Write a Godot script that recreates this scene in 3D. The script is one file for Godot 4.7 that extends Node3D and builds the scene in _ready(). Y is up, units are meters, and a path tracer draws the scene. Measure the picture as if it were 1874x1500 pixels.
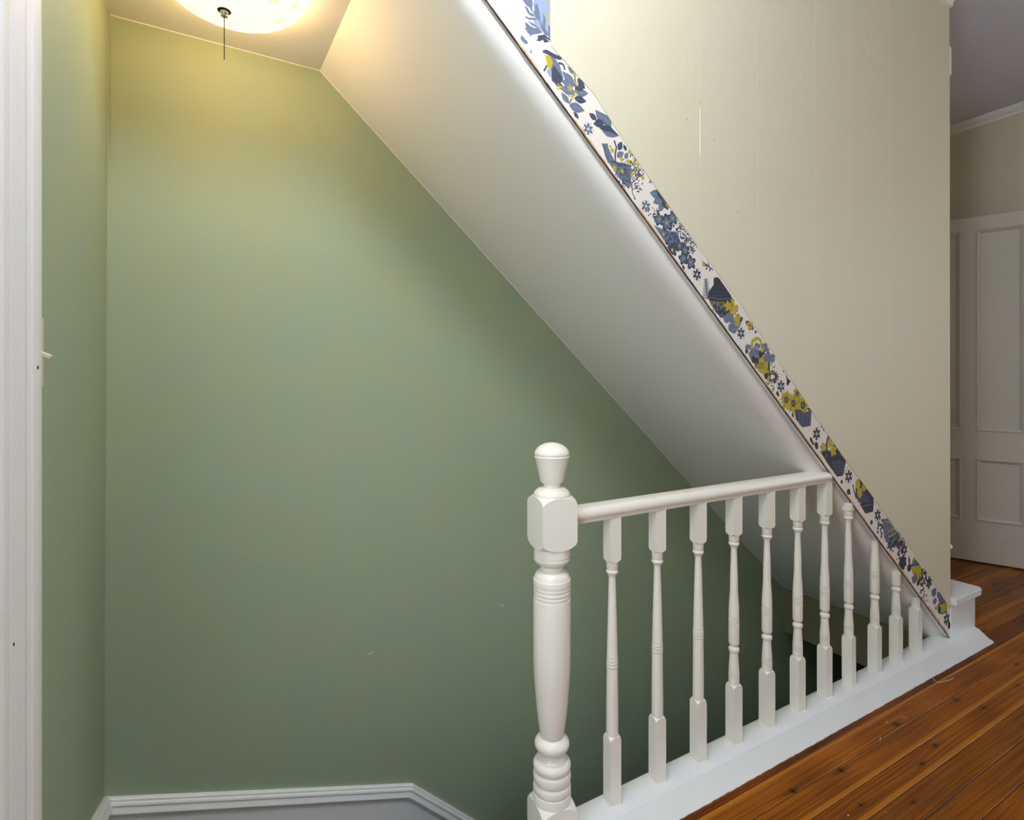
extends Node3D
# A stairwell seen from the upper hall: x runs along the balustrade, -z into the well, y up, hall floor at 0.

const SLOPE := 0.881          # fall of the upper flight per metre along x
const RISE := 2.767           # height of the stringer line at x = 0
const BG := Color(0.91, 0.885, 0.86)
const NAVY := Color(0.235, 0.27, 0.36)
const SLATE := Color(0.40, 0.445, 0.54)
const PALE := Color(0.57, 0.625, 0.735)
const DARK := Color(0.19, 0.20, 0.245)
const MUST := Color(0.72, 0.64, 0.13)
const TAN := Color(0.72, 0.56, 0.42)

var M := {}
var rng := RandomNumberGenerator.new()


func _ready() -> void:
	rng.seed = 4711
	var cam := Camera3D.new()
	cam.name = "camera"
	cam.projection = Camera3D.PROJECTION_FRUSTUM
	cam.near = 0.05
	cam.far = 60.0
	cam.size = 0.05 * 1500.0 / 1021.5
	cam.frustum_offset = Vector2(0, -0.05 * 63.2 / 1021.5)
	cam.position = Vector3(0, 1.25, 0)
	cam.rotation.y = -0.5281
	add_child(cam)
	cam.current = true
	var we := WorldEnvironment.new()
	we.name = "environment"
	var env := Environment.new()
	var sky_mat := ProceduralSkyMaterial.new()
	sky_mat.sky_top_color = Color(0.55, 0.68, 0.9)
	sky_mat.sky_horizon_color = Color(0.88, 0.91, 0.95)
	sky_mat.ground_bottom_color = Color(0.35, 0.36, 0.33)
	sky_mat.ground_horizon_color = Color(0.7, 0.72, 0.7)
	sky_mat.sky_energy_multiplier = 1.6
	var sky := Sky.new()
	sky.sky_material = sky_mat
	env.background_mode = Environment.BG_SKY
	env.sky = sky
	env.tonemap_mode = Environment.TONE_MAPPER_LINEAR
	env.tonemap_exposure = EXPOSURE
	env.sdfgi_enabled = true
	env.ssao_enabled = true
	env.ssil_enabled = true
	we.environment = env
	add_child(we)
	added_daylight()
	make_materials()
	shell()
	stair_soffit()
	hall_wall()
	skirting()
	trims()
	planks()
	nosing()
	balustrade()
	landing_lamp()
	added_hall_lamp()
	wall_switch()
	far_door()
	first_step()
	lower_flight()
	debris()


const EXPOSURE := 1.025
const ADDED_DAY := 1.3
const ADDED_GLAZED := 1.2
const ADDED_HALL := 1.6
const WARM := 0.185
const ADDED_OPAL := 1.5


func added_daylight() -> void:
	# daylight comes from unseen area lights, added at a made-up window and glazed door
	for d in [["added_window_light", Vector3(4.76, 1.6, 0.70), Vector2(1.2, 1.7), PI / 2, ADDED_DAY, Color(1.0, 0.99, 0.965)], ["added_door_light", Vector3(-0.243, 1.22, -0.42), Vector2(0.58, 1.5), -PI / 2, ADDED_GLAZED, Color(0.93, 0.96, 1.0)]]:
		var a := AreaLight3D.new()
		a.name = d[0]
		a.area_size = d[2]
		a.light_color = d[5]
		a.light_energy = d[4]
		a.area_range = 12.0
		a.shadow_enabled = true
		a.position = d[1]
		a.rotation.y = d[3]
		add_child(a)


# ---------------------------------------------------------------- materials

func paint(c: Color, rough := 0.6, bump := 0.25, freq := 0.02, scale := 2.0) -> StandardMaterial3D:
	var m := StandardMaterial3D.new()
	m.albedo_color = c
	m.roughness = rough
	if bump > 0.0:
		m.normal_enabled = true
		m.normal_texture = relief(freq)
		m.normal_scale = bump
		m.uv1_triplanar = true
		m.uv1_world_triplanar = true
		m.uv1_scale = Vector3.ONE * scale
	return m


var reliefs := {}

func relief(freq: float) -> Texture2D:
	if not reliefs.has(freq):
		var n := FastNoiseLite.new()
		n.seed = 7
		n.noise_type = FastNoiseLite.TYPE_SIMPLEX_SMOOTH
		n.frequency = freq
		n.fractal_octaves = 4
		var t := NoiseTexture2D.new()
		t.width = 512
		t.height = 512
		t.seamless = true
		t.as_normal_map = true
		t.bump_strength = 3.0
		t.noise = n
		reliefs[freq] = t
	return reliefs[freq]


func blotches(a: Color, b: Color, seed_: int, freq: float) -> Texture2D:
	var n := FastNoiseLite.new()
	n.seed = seed_
	n.frequency = freq
	n.fractal_octaves = 4
	var g := Gradient.new()
	g.set_color(0, a)
	g.set_color(1, b)
	g.set_offset(0, 0.25)
	g.set_offset(1, 0.75)
	var t := NoiseTexture2D.new()
	t.width = 512
	t.height = 512
	t.seamless = true
	t.noise = n
	t.color_ramp = g
	return t


func make_materials() -> void:
	M.green = paint(Color.WHITE, 0.6, 0.07, 0.03, 1.0)
	M.green.albedo_texture = blotches(Color(0.628, 0.682, 0.564), Color(0.612, 0.679, 0.584), 3, 0.012)
	M.green.uv1_scale = Vector3.ONE * 0.55
	M.cream = paint(Color(0.86, 0.832, 0.745), 0.5, 0.12, 0.03, 1.2)
	M.ceiling = paint(Color(0.86, 0.865, 0.94), 0.75, 0.15, 0.03, 1.0)
	M.white = paint(Color(0.935, 0.93, 0.925), 0.45, 0.12, 0.03, 1.0)
	M.trim = paint(Color(0.955, 0.955, 0.96), 0.32, 0.14, 0.02, 3.0)
	M.rail = paint(Color(0.93, 0.91, 0.865), 0.33, 0.10, 0.02, 4.0)
	M.plate = paint(Color(0.93, 0.932, 0.932), 0.36, 0.2, 0.02, 3.0)
	M.board = paint(Color(0.80, 0.78, 0.74), 0.5, 0.1, 0.02, 2.0)
	M.dimmed_white = paint(Color(0.54, 0.525, 0.435), 0.5, 0.1, 0.02, 2.0)  # bulkhead off-white with the dimness of the well put into the colour
	M.tread = paint(Color(0.30, 0.19, 0.11), 0.4, 0.1, 0.02, 2.0)
	M.raw = paint(Color(0.80, 0.66, 0.50), 0.9, 0.3, 0.05, 6.0)
	M.torn = paint(Color(0.42, 0.33, 0.24), 0.95, 0.3, 0.05, 6.0)
	M.gap = paint(Color(0.10, 0.085, 0.07), 0.95, 0.0)
	M.bronze = StandardMaterial3D.new()
	M.bronze.albedo_color = Color(0.24, 0.20, 0.15)
	M.bronze.metallic = 0.8
	M.bronze.roughness = 0.45
	M.nickel = StandardMaterial3D.new()
	M.nickel.albedo_color = Color(0.78, 0.77, 0.75)
	M.nickel.metallic = 1.0
	M.nickel.roughness = 0.25
	M.ivory = paint(Color(0.88, 0.85, 0.76), 0.3, 0.0)
	M.dust = paint(Color(0.90, 0.88, 0.80), 0.8, 0.0)


# ---------------------------------------------------------------- tree

func tag(o: Node3D, label := "", category := "", group := "", kind := "") -> Node3D:
	if label: o.set_meta("label", label)
	if category: o.set_meta("category", category)
	if group: o.set_meta("group", group)
	if kind: o.set_meta("kind", kind)
	return o


func numbered(called: String, parent: Node) -> String:
	if parent.get_node_or_null(called) == null:
		return called
	var k := 1
	while parent.get_node_or_null("%s_%03d" % [called, k]) != null:
		k += 1
	return "%s_%03d" % [called, k]


func root(called: String, at := Vector3.ZERO) -> Node3D:
	var o := Node3D.new()
	o.name = numbered(called, self)
	o.position = at
	add_child(o, true)
	return o


func obj(called: String, st: SurfaceTool, m: Material, parent: Node = self) -> MeshInstance3D:
	var o := MeshInstance3D.new()
	o.name = numbered(called, parent)
	o.mesh = st.commit()
	o.mesh.surface_set_material(0, m)
	parent.add_child(o, true)
	return o


func struct(called: String, st: SurfaceTool, m: Material, label: String, category := "") -> MeshInstance3D:
	var o := obj(called, st, m)
	tag(o, label, category, "", "structure")
	return o


# ---------------------------------------------------------------- shapes

func mb() -> SurfaceTool:
	var st := SurfaceTool.new()
	st.begin(Mesh.PRIMITIVE_TRIANGLES)
	return st


func vtx(st: SurfaceTool, p: Vector3, n: Vector3, uv := Vector2.ZERO) -> void:
	st.set_normal(n)
	st.set_uv(uv)
	st.add_vertex(p)


func tri(st: SurfaceTool, a: Vector3, b: Vector3, c: Vector3, n: Vector3) -> void:
	if (b - a).cross(c - a).dot(n) > 0.0:
		var k := b
		b = c
		c = k
	vtx(st, a, n)
	vtx(st, b, n)
	vtx(st, c, n)


func quad(st: SurfaceTool, a: Vector3, b: Vector3, c: Vector3, d: Vector3, n: Vector3) -> void:
	tri(st, a, b, c, n)
	tri(st, a, c, d, n)


# a quad with a normal per corner, turned so that its front looks along the normals
func quadn(st: SurfaceTool, p: Array, n: Array) -> void:
	var flat: Vector3 = (p[2] - p[0]).cross(p[3] - p[1])
	var mean: Vector3 = n[0] + n[1] + n[2] + n[3]
	var order := [0, 1, 2, 0, 2, 3] if flat.dot(mean) < 0.0 else [0, 2, 1, 0, 3, 2]
	for k in [0, 3]:
		var a: Vector3 = p[order[k]]
		var b: Vector3 = p[order[k + 1]]
		var c: Vector3 = p[order[k + 2]]
		if (b - a).cross(c - a).length_squared() < 1e-18:
			continue
		for j in 3:
			vtx(st, p[order[k + j]], n[order[k + j]])


# a box from corner to corner with small chamfers
func box(st: SurfaceTool, lo: Vector3, hi: Vector3, bevel := 0.0, xf := Transform3D.IDENTITY) -> void:
	var c := (lo + hi) / 2.0
	var h := (hi - lo) / 2.0
	var k := h - Vector3.ONE * minf(bevel, minf(h.x, minf(h.y, h.z)) * 0.9)
	var P := func(s: Vector3, axis: int) -> Vector3:
		var v := k * s
		v[axis] = h[axis] * s[axis]
		return xf * (c + v)
	for axis in 3:
		var u := (axis + 1) % 3
		var w := (axis + 2) % 3
		for s in [-1.0, 1.0]:
			var q := []
			for e in [[-1, -1], [1, -1], [1, 1], [-1, 1]]:
				var v := Vector3.ZERO
				v[axis] = s
				v[u] = e[0]
				v[w] = e[1]
				q.append(P.call(v, axis))
			var n := Vector3.ZERO
			n[axis] = s
			quad(st, q[0], q[1], q[2], q[3], xf.basis * n)
		if bevel > 0.0:
			for s in [-1.0, 1.0]:
				for r in [-1.0, 1.0]:
					var v := Vector3.ZERO
					v[axis] = s
					v[u] = r
					var v0 := v
					var v1 := v
					v0[w] = -1.0
					v1[w] = 1.0
					quad(st, P.call(v0, axis), P.call(v1, axis), P.call(v1, u), P.call(v0, u), (xf.basis * v).normalized())
	if bevel > 0.0:
		for i in 8:
			var v := Vector3(-1 if i & 1 else 1, -1 if i & 2 else 1, -1 if i & 4 else 1)
			tri(st, P.call(v, 0), P.call(v, 1), P.call(v, 2), (xf.basis * v).normalized())


# a flat polygon given in two axes and pushed along «depth»
func prism(st: SurfaceTool, poly: PackedVector2Array, o: Vector3, ex: Vector3, ey: Vector3, depth: Vector3) -> void:
	var n := -depth.normalized()
	var idx := Geometry2D.triangulate_polygon(poly)
	var at := func(p: Vector2) -> Vector3: return o + ex * p.x + ey * p.y
	for i in range(0, idx.size(), 3):
		var a: Vector3 = at.call(poly[idx[i]])
		var b: Vector3 = at.call(poly[idx[i + 1]])
		var c: Vector3 = at.call(poly[idx[i + 2]])
		tri(st, a, b, c, n)
		tri(st, a + depth, b + depth, c + depth, -n)
	var turn := 0.0
	for i in poly.size():
		turn += poly[i].cross(poly[(i + 1) % poly.size()])
	for i in poly.size():
		var p := poly[i]
		var q := poly[(i + 1) % poly.size()]
		var e := (q - p).normalized() * signf(turn)
		var out2 := Vector2(e.y, -e.x)
		var a: Vector3 = at.call(p)
		var b: Vector3 = at.call(q)
		quad(st, a, b, b + depth, a + depth, (ex * out2.x + ey * out2.y).normalized())


# rings of points joined along their way; normals are smoothed round the profile below «crease» degrees
func loft(st: SurfaceTool, rings: Array, closed: bool, caps: bool, hint := Vector3.ZERO, crease := 40.0) -> void:
	var m: int = rings[0].size()
	var bands := m if closed else m - 1
	for r in rings.size() - 1:
		var A: Array = rings[r]
		var B: Array = rings[r + 1]
		var mid := Vector3.ZERO
		for p in A: mid += p
		for p in B: mid += p
		mid /= 2.0 * m
		var fn := []
		var score := 0.0
		for i in bands:
			var j := (i + 1) % m
			var n: Vector3 = (A[j] - A[i] + B[j] - B[i]).cross(B[i] - A[i] + B[j] - A[j])
			n = n.normalized()
			fn.append(n)
			var centre: Vector3 = (A[i] + A[j] + B[i] + B[j]) / 4.0
			var size: float = (A[j] - A[i]).length()
			score += (n.dot(hint) if hint != Vector3.ZERO else n.dot((centre - mid).normalized())) * size
		if score < 0.0:
			for i in bands: fn[i] = -fn[i]
		for i in bands:
			var j := (i + 1) % m
			var n0: Vector3 = fn[i]
			var n1: Vector3 = fn[i]
			var before := i - 1 if i > 0 else (bands - 1 if closed else -1)
			var after := i + 1 if i + 1 < bands else (0 if closed else -1)
			if before >= 0 and fn[before].dot(fn[i]) > cos(deg_to_rad(crease)): n0 = (fn[before] + fn[i]).normalized()
			if after >= 0 and fn[after].dot(fn[i]) > cos(deg_to_rad(crease)): n1 = (fn[after] + fn[i]).normalized()
			quadn(st, [A[i], A[j], B[j], B[i]], [n0, n1, n1, n0])
	if caps and closed:
		for e in [[0, 1], [rings.size() - 1, rings.size() - 2]]:
			var ring: Array = rings[e[0]]
			var away: Vector3 = (ring[0] - rings[e[1]][0]).normalized()
			var ux: Vector3 = (ring[1] - ring[0]).normalized()
			var nn := Vector3.ZERO
			for i in m: nn += ring[i].cross(ring[(i + 1) % m])
			nn = nn.normalized()
			if nn.dot(away) < 0.0: nn = -nn
			var uy := nn.cross(ux)
			var flat := PackedVector2Array()
			for p in ring: flat.append(Vector2((p - ring[0]).dot(ux), (p - ring[0]).dot(uy)))
			var idx := Geometry2D.triangulate_polygon(flat)
			for i in range(0, idx.size(), 3):
				tri(st, ring[idx[i]], ring[idx[i + 1]], ring[idx[i + 2]], nn)


# a turned shape: (radius, height) pairs round the y axis
func lathe(st: SurfaceTool, prof: Array, seg := 40, xf := Transform3D.IDENTITY, crease := 42.0) -> void:
	var fn := []
	for i in prof.size() - 1:
		var d: Vector2 = prof[i + 1] - prof[i]
		fn.append(Vector2(d.y, -d.x).normalized())
	var flip := 1.0
	if prof[-1].y < prof[0].y: flip = -1.0
	for i in prof.size() - 1:
		var a: Vector2 = prof[i]
		var b: Vector2 = prof[i + 1]
		if a.distance_to(b) < 1e-6:
			continue
		var n0: Vector2 = fn[i]
		var n1: Vector2 = fn[i]
		if i > 0 and fn[i - 1].dot(fn[i]) > cos(deg_to_rad(crease)): n0 = (fn[i - 1] + fn[i]).normalized()
		if i + 1 < fn.size() and fn[i + 1].dot(fn[i]) > cos(deg_to_rad(crease)): n1 = (fn[i + 1] + fn[i]).normalized()
		for k in seg:
			var t0 := TAU * k / seg
			var t1 := TAU * (k + 1) / seg
			var d0 := Vector3(cos(t0), 0, sin(t0))
			var d1 := Vector3(cos(t1), 0, sin(t1))
			var up := Vector3.UP
			quadn(st,
				[xf * (d0 * a.x + up * a.y), xf * (d1 * a.x + up * a.y), xf * (d1 * b.x + up * b.y), xf * (d0 * b.x + up * b.y)],
				[xf.basis * (d0 * n0.x + up * n0.y) * flip, xf.basis * (d1 * n0.x + up * n0.y) * flip, xf.basis * (d1 * n1.x + up * n1.y) * flip, xf.basis * (d0 * n1.x + up * n1.y) * flip])


# a square block whose ends are turned: rows of (height, turned radius)
func block(st: SurfaceTool, a: float, rows: Array, cap_low := true, cap_high := true) -> void:
	var arc := 6
	for i in rows.size() - 1:
		var y0: float = rows[i].x
		var y1: float = rows[i + 1].x
		var r0: float = minf(rows[i].y, a * sqrt(2.0))
		var r1: float = minf(rows[i + 1].y, a * sqrt(2.0))
		var w0 := sqrt(maxf(r0 * r0 - a * a, 0.0))
		var w1 := sqrt(maxf(r1 * r1 - a * a, 0.0))
		var slope := Vector2(y1 - y0, r0 - r1).normalized()
		for q in 4:
			var t := Basis(Vector3.UP, q * PI / 2.0)
			var n := t * Vector3(1, 0, 0)
			var x0 := minf(r0, a)
			var x1 := minf(r1, a)
			quadn(st, [t * Vector3(x0, y0, -w0), t * Vector3(x0, y0, w0), t * Vector3(x1, y1, w1), t * Vector3(x1, y1, -w1)], [n, n, n, n])
			var b0 := atan2(w0, x0)
			var b1 := atan2(w1, x1)
			if b0 > PI / 4 - 1e-4 and b1 > PI / 4 - 1e-4:
				continue
			for k in arc:
				var p := []
				var m := []
				for e in [[y0, r0, b0, k], [y0, r0, b0, k + 1], [y1, r1, b1, k + 1], [y1, r1, b1, k]]:
					var th: float = lerpf(e[2], PI / 2 - e[2], float(e[3]) / arc)
					var d := Vector3(cos(th), 0, sin(th))
					p.append(t * (d * e[1] + Vector3.UP * e[0]))
					m.append(t * (d * slope.x + Vector3.UP * slope.y).normalized())
				quadn(st, p, m)
	for e in [[rows[0], cap_low, Vector3.DOWN], [rows[-1], cap_high, Vector3.UP]]:
		if e[1]:
			var r: float = minf(e[0].y, a * sqrt(2.0))
			var w := sqrt(maxf(r * r - a * a, 0.0))
			var ring := []
			for q in 4:
				var t := Basis(Vector3.UP, q * PI / 2.0)
				var b := atan2(w, minf(r, a))
				for k in arc + 1:
					var th := lerpf(b, PI / 2 - b, float(k) / arc)
					ring.append(t * Vector3(cos(th) * r, e[0].x, sin(th) * r))
			for k in ring.size():
				var m2: Vector3 = ring[(k + 1) % ring.size()]
				if (m2 - ring[k]).length() < 0.06:
					tri(st, Vector3(0, e[0].x, 0), ring[k], m2, e[2])


# rows for a block end: from the full square to the turned shoulder, over the height «drop»
func shoulder(a: float, y: float, drop: float, neck: float) -> Array:
	var rows := []
	for k in 10:
		var e := PI / 2.0 * k / 9.0
		rows.append(Vector2(y + drop * sin(e), a * sqrt(1.0 + cos(e) * cos(e))))
	rows.append(Vector2(y + drop * 1.04, neck))
	return rows


func mirrored(rows: Array, y: float) -> Array:
	var back := []
	for i in range(rows.size() - 1, -1, -1):
		back.append(Vector2(2.0 * y - rows[i].x, rows[i].y))
	return back


func tube(st: SurfaceTool, pts: Array, r: float, seg := 6) -> void:
	var rings := []
	for i in pts.size():
		var d: Vector3 = (pts[mini(i + 1, pts.size() - 1)] - pts[maxi(i - 1, 0)]).normalized()
		var u := d.cross(Vector3.UP if absf(d.y) < 0.9 else Vector3.RIGHT).normalized()
		var w := d.cross(u)
		var ring := []
		for k in seg:
			ring.append(pts[i] + (u * cos(TAU * k / seg) + w * sin(TAU * k / seg)) * r)
		rings.append(ring)
	loft(st, rings, true, true, Vector3.ZERO, 80.0)


# a moulding along a broken line in a wall plane: profile points are (out of the wall, down from the line)
func run_moulding(st: SurfaceTool, o: Vector3, ex: Vector3, ey: Vector3, out: Vector3, path: Array, prof: Array) -> void:
	var rings := []
	for i in path.size():
		var ring := []
		for q in prof:
			var d0: Vector2 = (path[i] - path[maxi(i - 1, 0)])
			var d1: Vector2 = (path[mini(i + 1, path.size() - 1)] - path[i])
			var dn: Vector2
			var reach: float = q.y
			if i == 0 or i == path.size() - 1:
				var d := (d1 if i == 0 else d0).normalized()
				dn = Vector2(0, -1)
				reach = q.y / absf(d.x)
			else:
				var n0 := Vector2(d0.y, -d0.x).normalized()
				var n1 := Vector2(d1.y, -d1.x).normalized()
				if n0.y > 0: n0 = -n0
				if n1.y > 0: n1 = -n1
				dn = (n0 + n1).normalized()
				reach = q.y / dn.dot(n0)
			var p: Vector2 = path[i] + dn * reach
			ring.append(o + ex * p.x + ey * p.y + out * q.x)
		rings.append(ring)
	loft(st, rings, true, true, Vector3.ZERO, 35.0)


func line_y(x: float, t := 0.0) -> float:
	return RISE - SLOPE * x + t


# ---------------------------------------------------------------- the room

func shell() -> void:
	var st := mb()
	prism(st, PackedVector2Array([Vector2(-0.4, -2.85), Vector2(5.0, -2.85), Vector2(5.0, -0.2), Vector2(3.2, -0.2), Vector2(3.2, 3.15), Vector2(-0.4, 3.15)]), Vector3(0, 0, -2.06), Vector3.RIGHT, Vector3.UP, Vector3(0, 0, -0.12))
	var back := struct("wall_back", st, M.green, "sage green painted stairwell wall behind the white balusters")
	scuffs(back)
	# the papered-over ridge beside the corner
	st = mb()
	prism(st, PackedVector2Array([Vector2(-0.1975, 1.90), Vector2(-0.1865, 1.905), Vector2(-0.1845, 2.05), Vector2(-0.1862, 2.29), Vector2(-0.1975, 2.29)]), Vector3(0, 0, -2.0588), Vector3.RIGHT, Vector3.UP, Vector3(0, 0, -0.0022))
	obj("paint_ridge", st, M.green, back)
	# the end wall leans a little out of plumb
	st = mb()
	var o := Vector3(-0.2125, 0, 0)
	var lean := Vector3(0.0041, 1, 0)
	prism(st, PackedVector2Array([Vector2(-1.8, -2.85), Vector2(-1.8, 3.15), Vector2(2.18, 3.15), Vector2(2.18, -2.85), Vector2(0.86, -2.85), Vector2(0.86, -0.02), Vector2(0.84, -0.02), Vector2(0.84, 2.08), Vector2(0.02, 2.08), Vector2(0.02, -2.85)]), o, Vector3(0, 0, -1), lean, Vector3(-0.12, 0, 0))
	struct("wall_left", st, M.green, "narrow sage green wall between the white door casing and the corner")
	var glass := StandardMaterial3D.new()
	glass.transparency = BaseMaterial3D.TRANSPARENCY_ALPHA
	glass.albedo_color = Color(0.95, 0.98, 1.0, 0.06)
	glass.roughness = 0.02
	var g := root("added_door_2", Vector3(-0.29, 0.005, -0.42))  # unseen door leaf; its glazing is added to carry an extra light
	tag(g, "unseen white door inside the grooved casing, its glazing added to let in light", "", "", "structure")
	st = mb()
	for r in [[-0.40, 0.0, 0.40, 0.45], [-0.40, 1.98, 0.40, 2.07], [-0.40, 0.45, -0.30, 1.98], [0.30, 0.45, 0.40, 1.98], [-0.30, 1.19, 0.30, 1.23]]:
		box(st, Vector3(-0.02, r[1], r[0]), Vector3(0.02, r[3], r[2]), 0.003)
	obj("door_frame", st, M.white, g)
	st = mb()
	box(st, Vector3(-0.003, 0.45, -0.30), Vector3(0.003, 1.19, 0.30))
	box(st, Vector3(-0.003, 1.23, -0.30), Vector3(0.003, 1.98, 0.30))
	obj("pane", st, glass, g)
	# the hall ceiling
	st = mb()
	box(st, Vector3(-0.4, 3.05, -2.18), Vector3(4.95, 3.17, 1.85))
	struct("ceiling", st, M.ceiling, "flat pale grey hall ceiling above the far panelled door")
	st = mb()
	prism(st, PackedVector2Array([Vector2(-2.18, -0.3), Vector2(1.85, -0.3), Vector2(1.85, 3.1), Vector2(1.37, 3.1), Vector2(1.37, 0.7), Vector2(0.03, 0.7), Vector2(0.03, 2.5), Vector2(1.36, 2.5), Vector2(1.36, 3.1), Vector2(-2.18, 3.1)]), Vector3(4.8, 0, 0), Vector3.BACK, Vector3.UP, Vector3(0.12, 0, 0))
	struct("wall_far", st, M.cream, "dim cream wall with a cornice above the open panelled door")
	st = mb()
	box(st, Vector3(3.2, 0.0, -2.06), Vector3(4.8, 3.05, -2.045))
	struct("wall_stairs", st, M.cream, "cream wall beside the foot of the upper flight")
	# the near wall, and an unseen window added to brighten the hall
	st = mb()
	box(st, Vector3(-0.4, -0.3, 1.7), Vector3(4.95, 3.15, 1.85))
	struct("wall_near", st, M.cream, "plain cream hall wall facing the staircase")
	var w := root("added_window_1", Vector3(4.86, 0.7, 0.70))
	w.rotation.y = PI / 2
	tag(w, "added unseen white sash window that brightens the hall", "", "", "structure")
	st = mb()
	for r in [[-0.67, 0.0, 0.67, 0.06], [-0.67, 1.74, 0.67, 1.8], [-0.67, 0.0, -0.61, 1.8], [0.61, 0.0, 0.67, 1.8], [-0.67, 0.88, 0.67, 0.93]]:
		box(st, Vector3(r[0], r[1], -0.03), Vector3(r[2], r[3], 0.03), 0.004)
	obj("sash_frame", st, M.trim, w)
	for y in [0.06, 0.93]:
		st = mb()
		box(st, Vector3(-0.61, y, -0.003), Vector3(0.61, y + 0.82, 0.003))
		obj("pane", st, glass, w)
	# the floor structure and the closed well below it
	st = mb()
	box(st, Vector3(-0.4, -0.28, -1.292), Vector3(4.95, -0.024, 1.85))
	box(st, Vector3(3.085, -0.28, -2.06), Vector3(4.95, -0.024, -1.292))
	struct("floor_slab", st, M.dimmed_white, "off-white bulkhead of the floor edge, dimness put into its colour, above the dark lower stairs")
	st = mb()
	box(st, Vector3(-0.4, -2.85, -1.40), Vector3(5.0, -0.28, -1.292))
	struct("wall_well", st, M.green, "green wall of the well below the balustrade")
	st = mb()
	box(st, Vector3(4.95, -2.85, -2.1), Vector3(5.05, -0.2, -1.25))
	struct("wall_below", st, M.green, "green end wall at the foot of the lower stairs")
	st = mb()
	box(st, Vector3(-0.4, -2.95, -2.18), Vector3(5.05, -2.85, -1.25))
	struct("floor_below", st, M.tread, "lower storey floor at the foot of the stairs")


func scuffs(back: Node3D) -> void:
	# chips where the paint has been knocked off the plaster
	for s in [[1.152, 0.279, 0.014, -0.66], [1.166, 0.267, 0.007, -0.5], [0.592, 0.2164, 0.014, 0.12], [1.1168, 0.032, 0.0035, 0.2]]:
		var st := mb()
		var d: Vector3 = Vector3(cos(s[3]), sin(s[3]), 0) * s[2]
		var u: Vector3 = Vector3(-sin(s[3]), cos(s[3]), 0) * s[2] * 0.16
		var c := Vector3(s[0], s[1], -2.0592)
		quad(st, c - d, c - u, c + d, c + u, Vector3.BACK)
		obj("paint_chip", st, M.dust, back)


func stair_soffit() -> void:
	# cross-section of the underside with its rounded outer edge: (z, depth below the stringer line)
	var prof := [Vector2(-1.262, -0.014), Vector2(-1.2485, -0.002)]
	for k in 11:
		var a := PI / 2 * k / 10.0
		prof.append(Vector2(-1.322 + 0.0745 * cos(a), 0.053 * sin(a)))
	prof.append(Vector2(-1.5, 0.053))
	prof.append(Vector2(-2.075, 0.053))
	prof.append(Vector2(-2.075, -0.014))
	var cosa := 1.0 / sqrt(1.0 + SLOPE * SLOPE)
	var top := []
	var mitre := []
	var foot := []
	for p in prof:
		var c: float = RISE - p.y / cosa
		var y: float = 2.3345 + 0.053 - p.y
		mitre.append(Vector3((c - y) / SLOPE, y, p.x))
		top.append(Vector3(-0.30, y, p.x))
		foot.append(Vector3((c + 0.02) / SLOPE, -0.02, p.x - (0.021 if p.x > -1.4 else 0.0)))
	var st := mb()
	var rings := [mitre]
	for k in range(1, 12):
		var ring := []
		for i in prof.size():
			ring.append(mitre[i].lerp(foot[i], k / 11.0))
		rings.append(ring)
	loft(st, rings, true, true, Vector3.ZERO, 30.0)
	struct("ceiling_slope", st, M.white, "sloping white underside of the upper flight with a rounded bright edge")
	st = mb()
	loft(st, [top, mitre], true, true, Vector3.ZERO, 30.0)
	struct("ceiling_landing", st, M.white, "small flat white ceiling that carries the glass bowl light")
	# the caulk bead where the underside meets the green wall
	st = mb()
	tube(st, [Vector3(-0.2, 2.3335, -2.0595), Vector3(0.41, 2.3335, -2.0595), Vector3(1.7, 2.6955 - SLOPE * 1.7, -2.0595), Vector3(3.08, 2.6955 - SLOPE * 3.08, -2.0595)], 0.0016)
	struct("trim_3", st, M.white, "thin white paint line along the top of the green wall")


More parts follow.
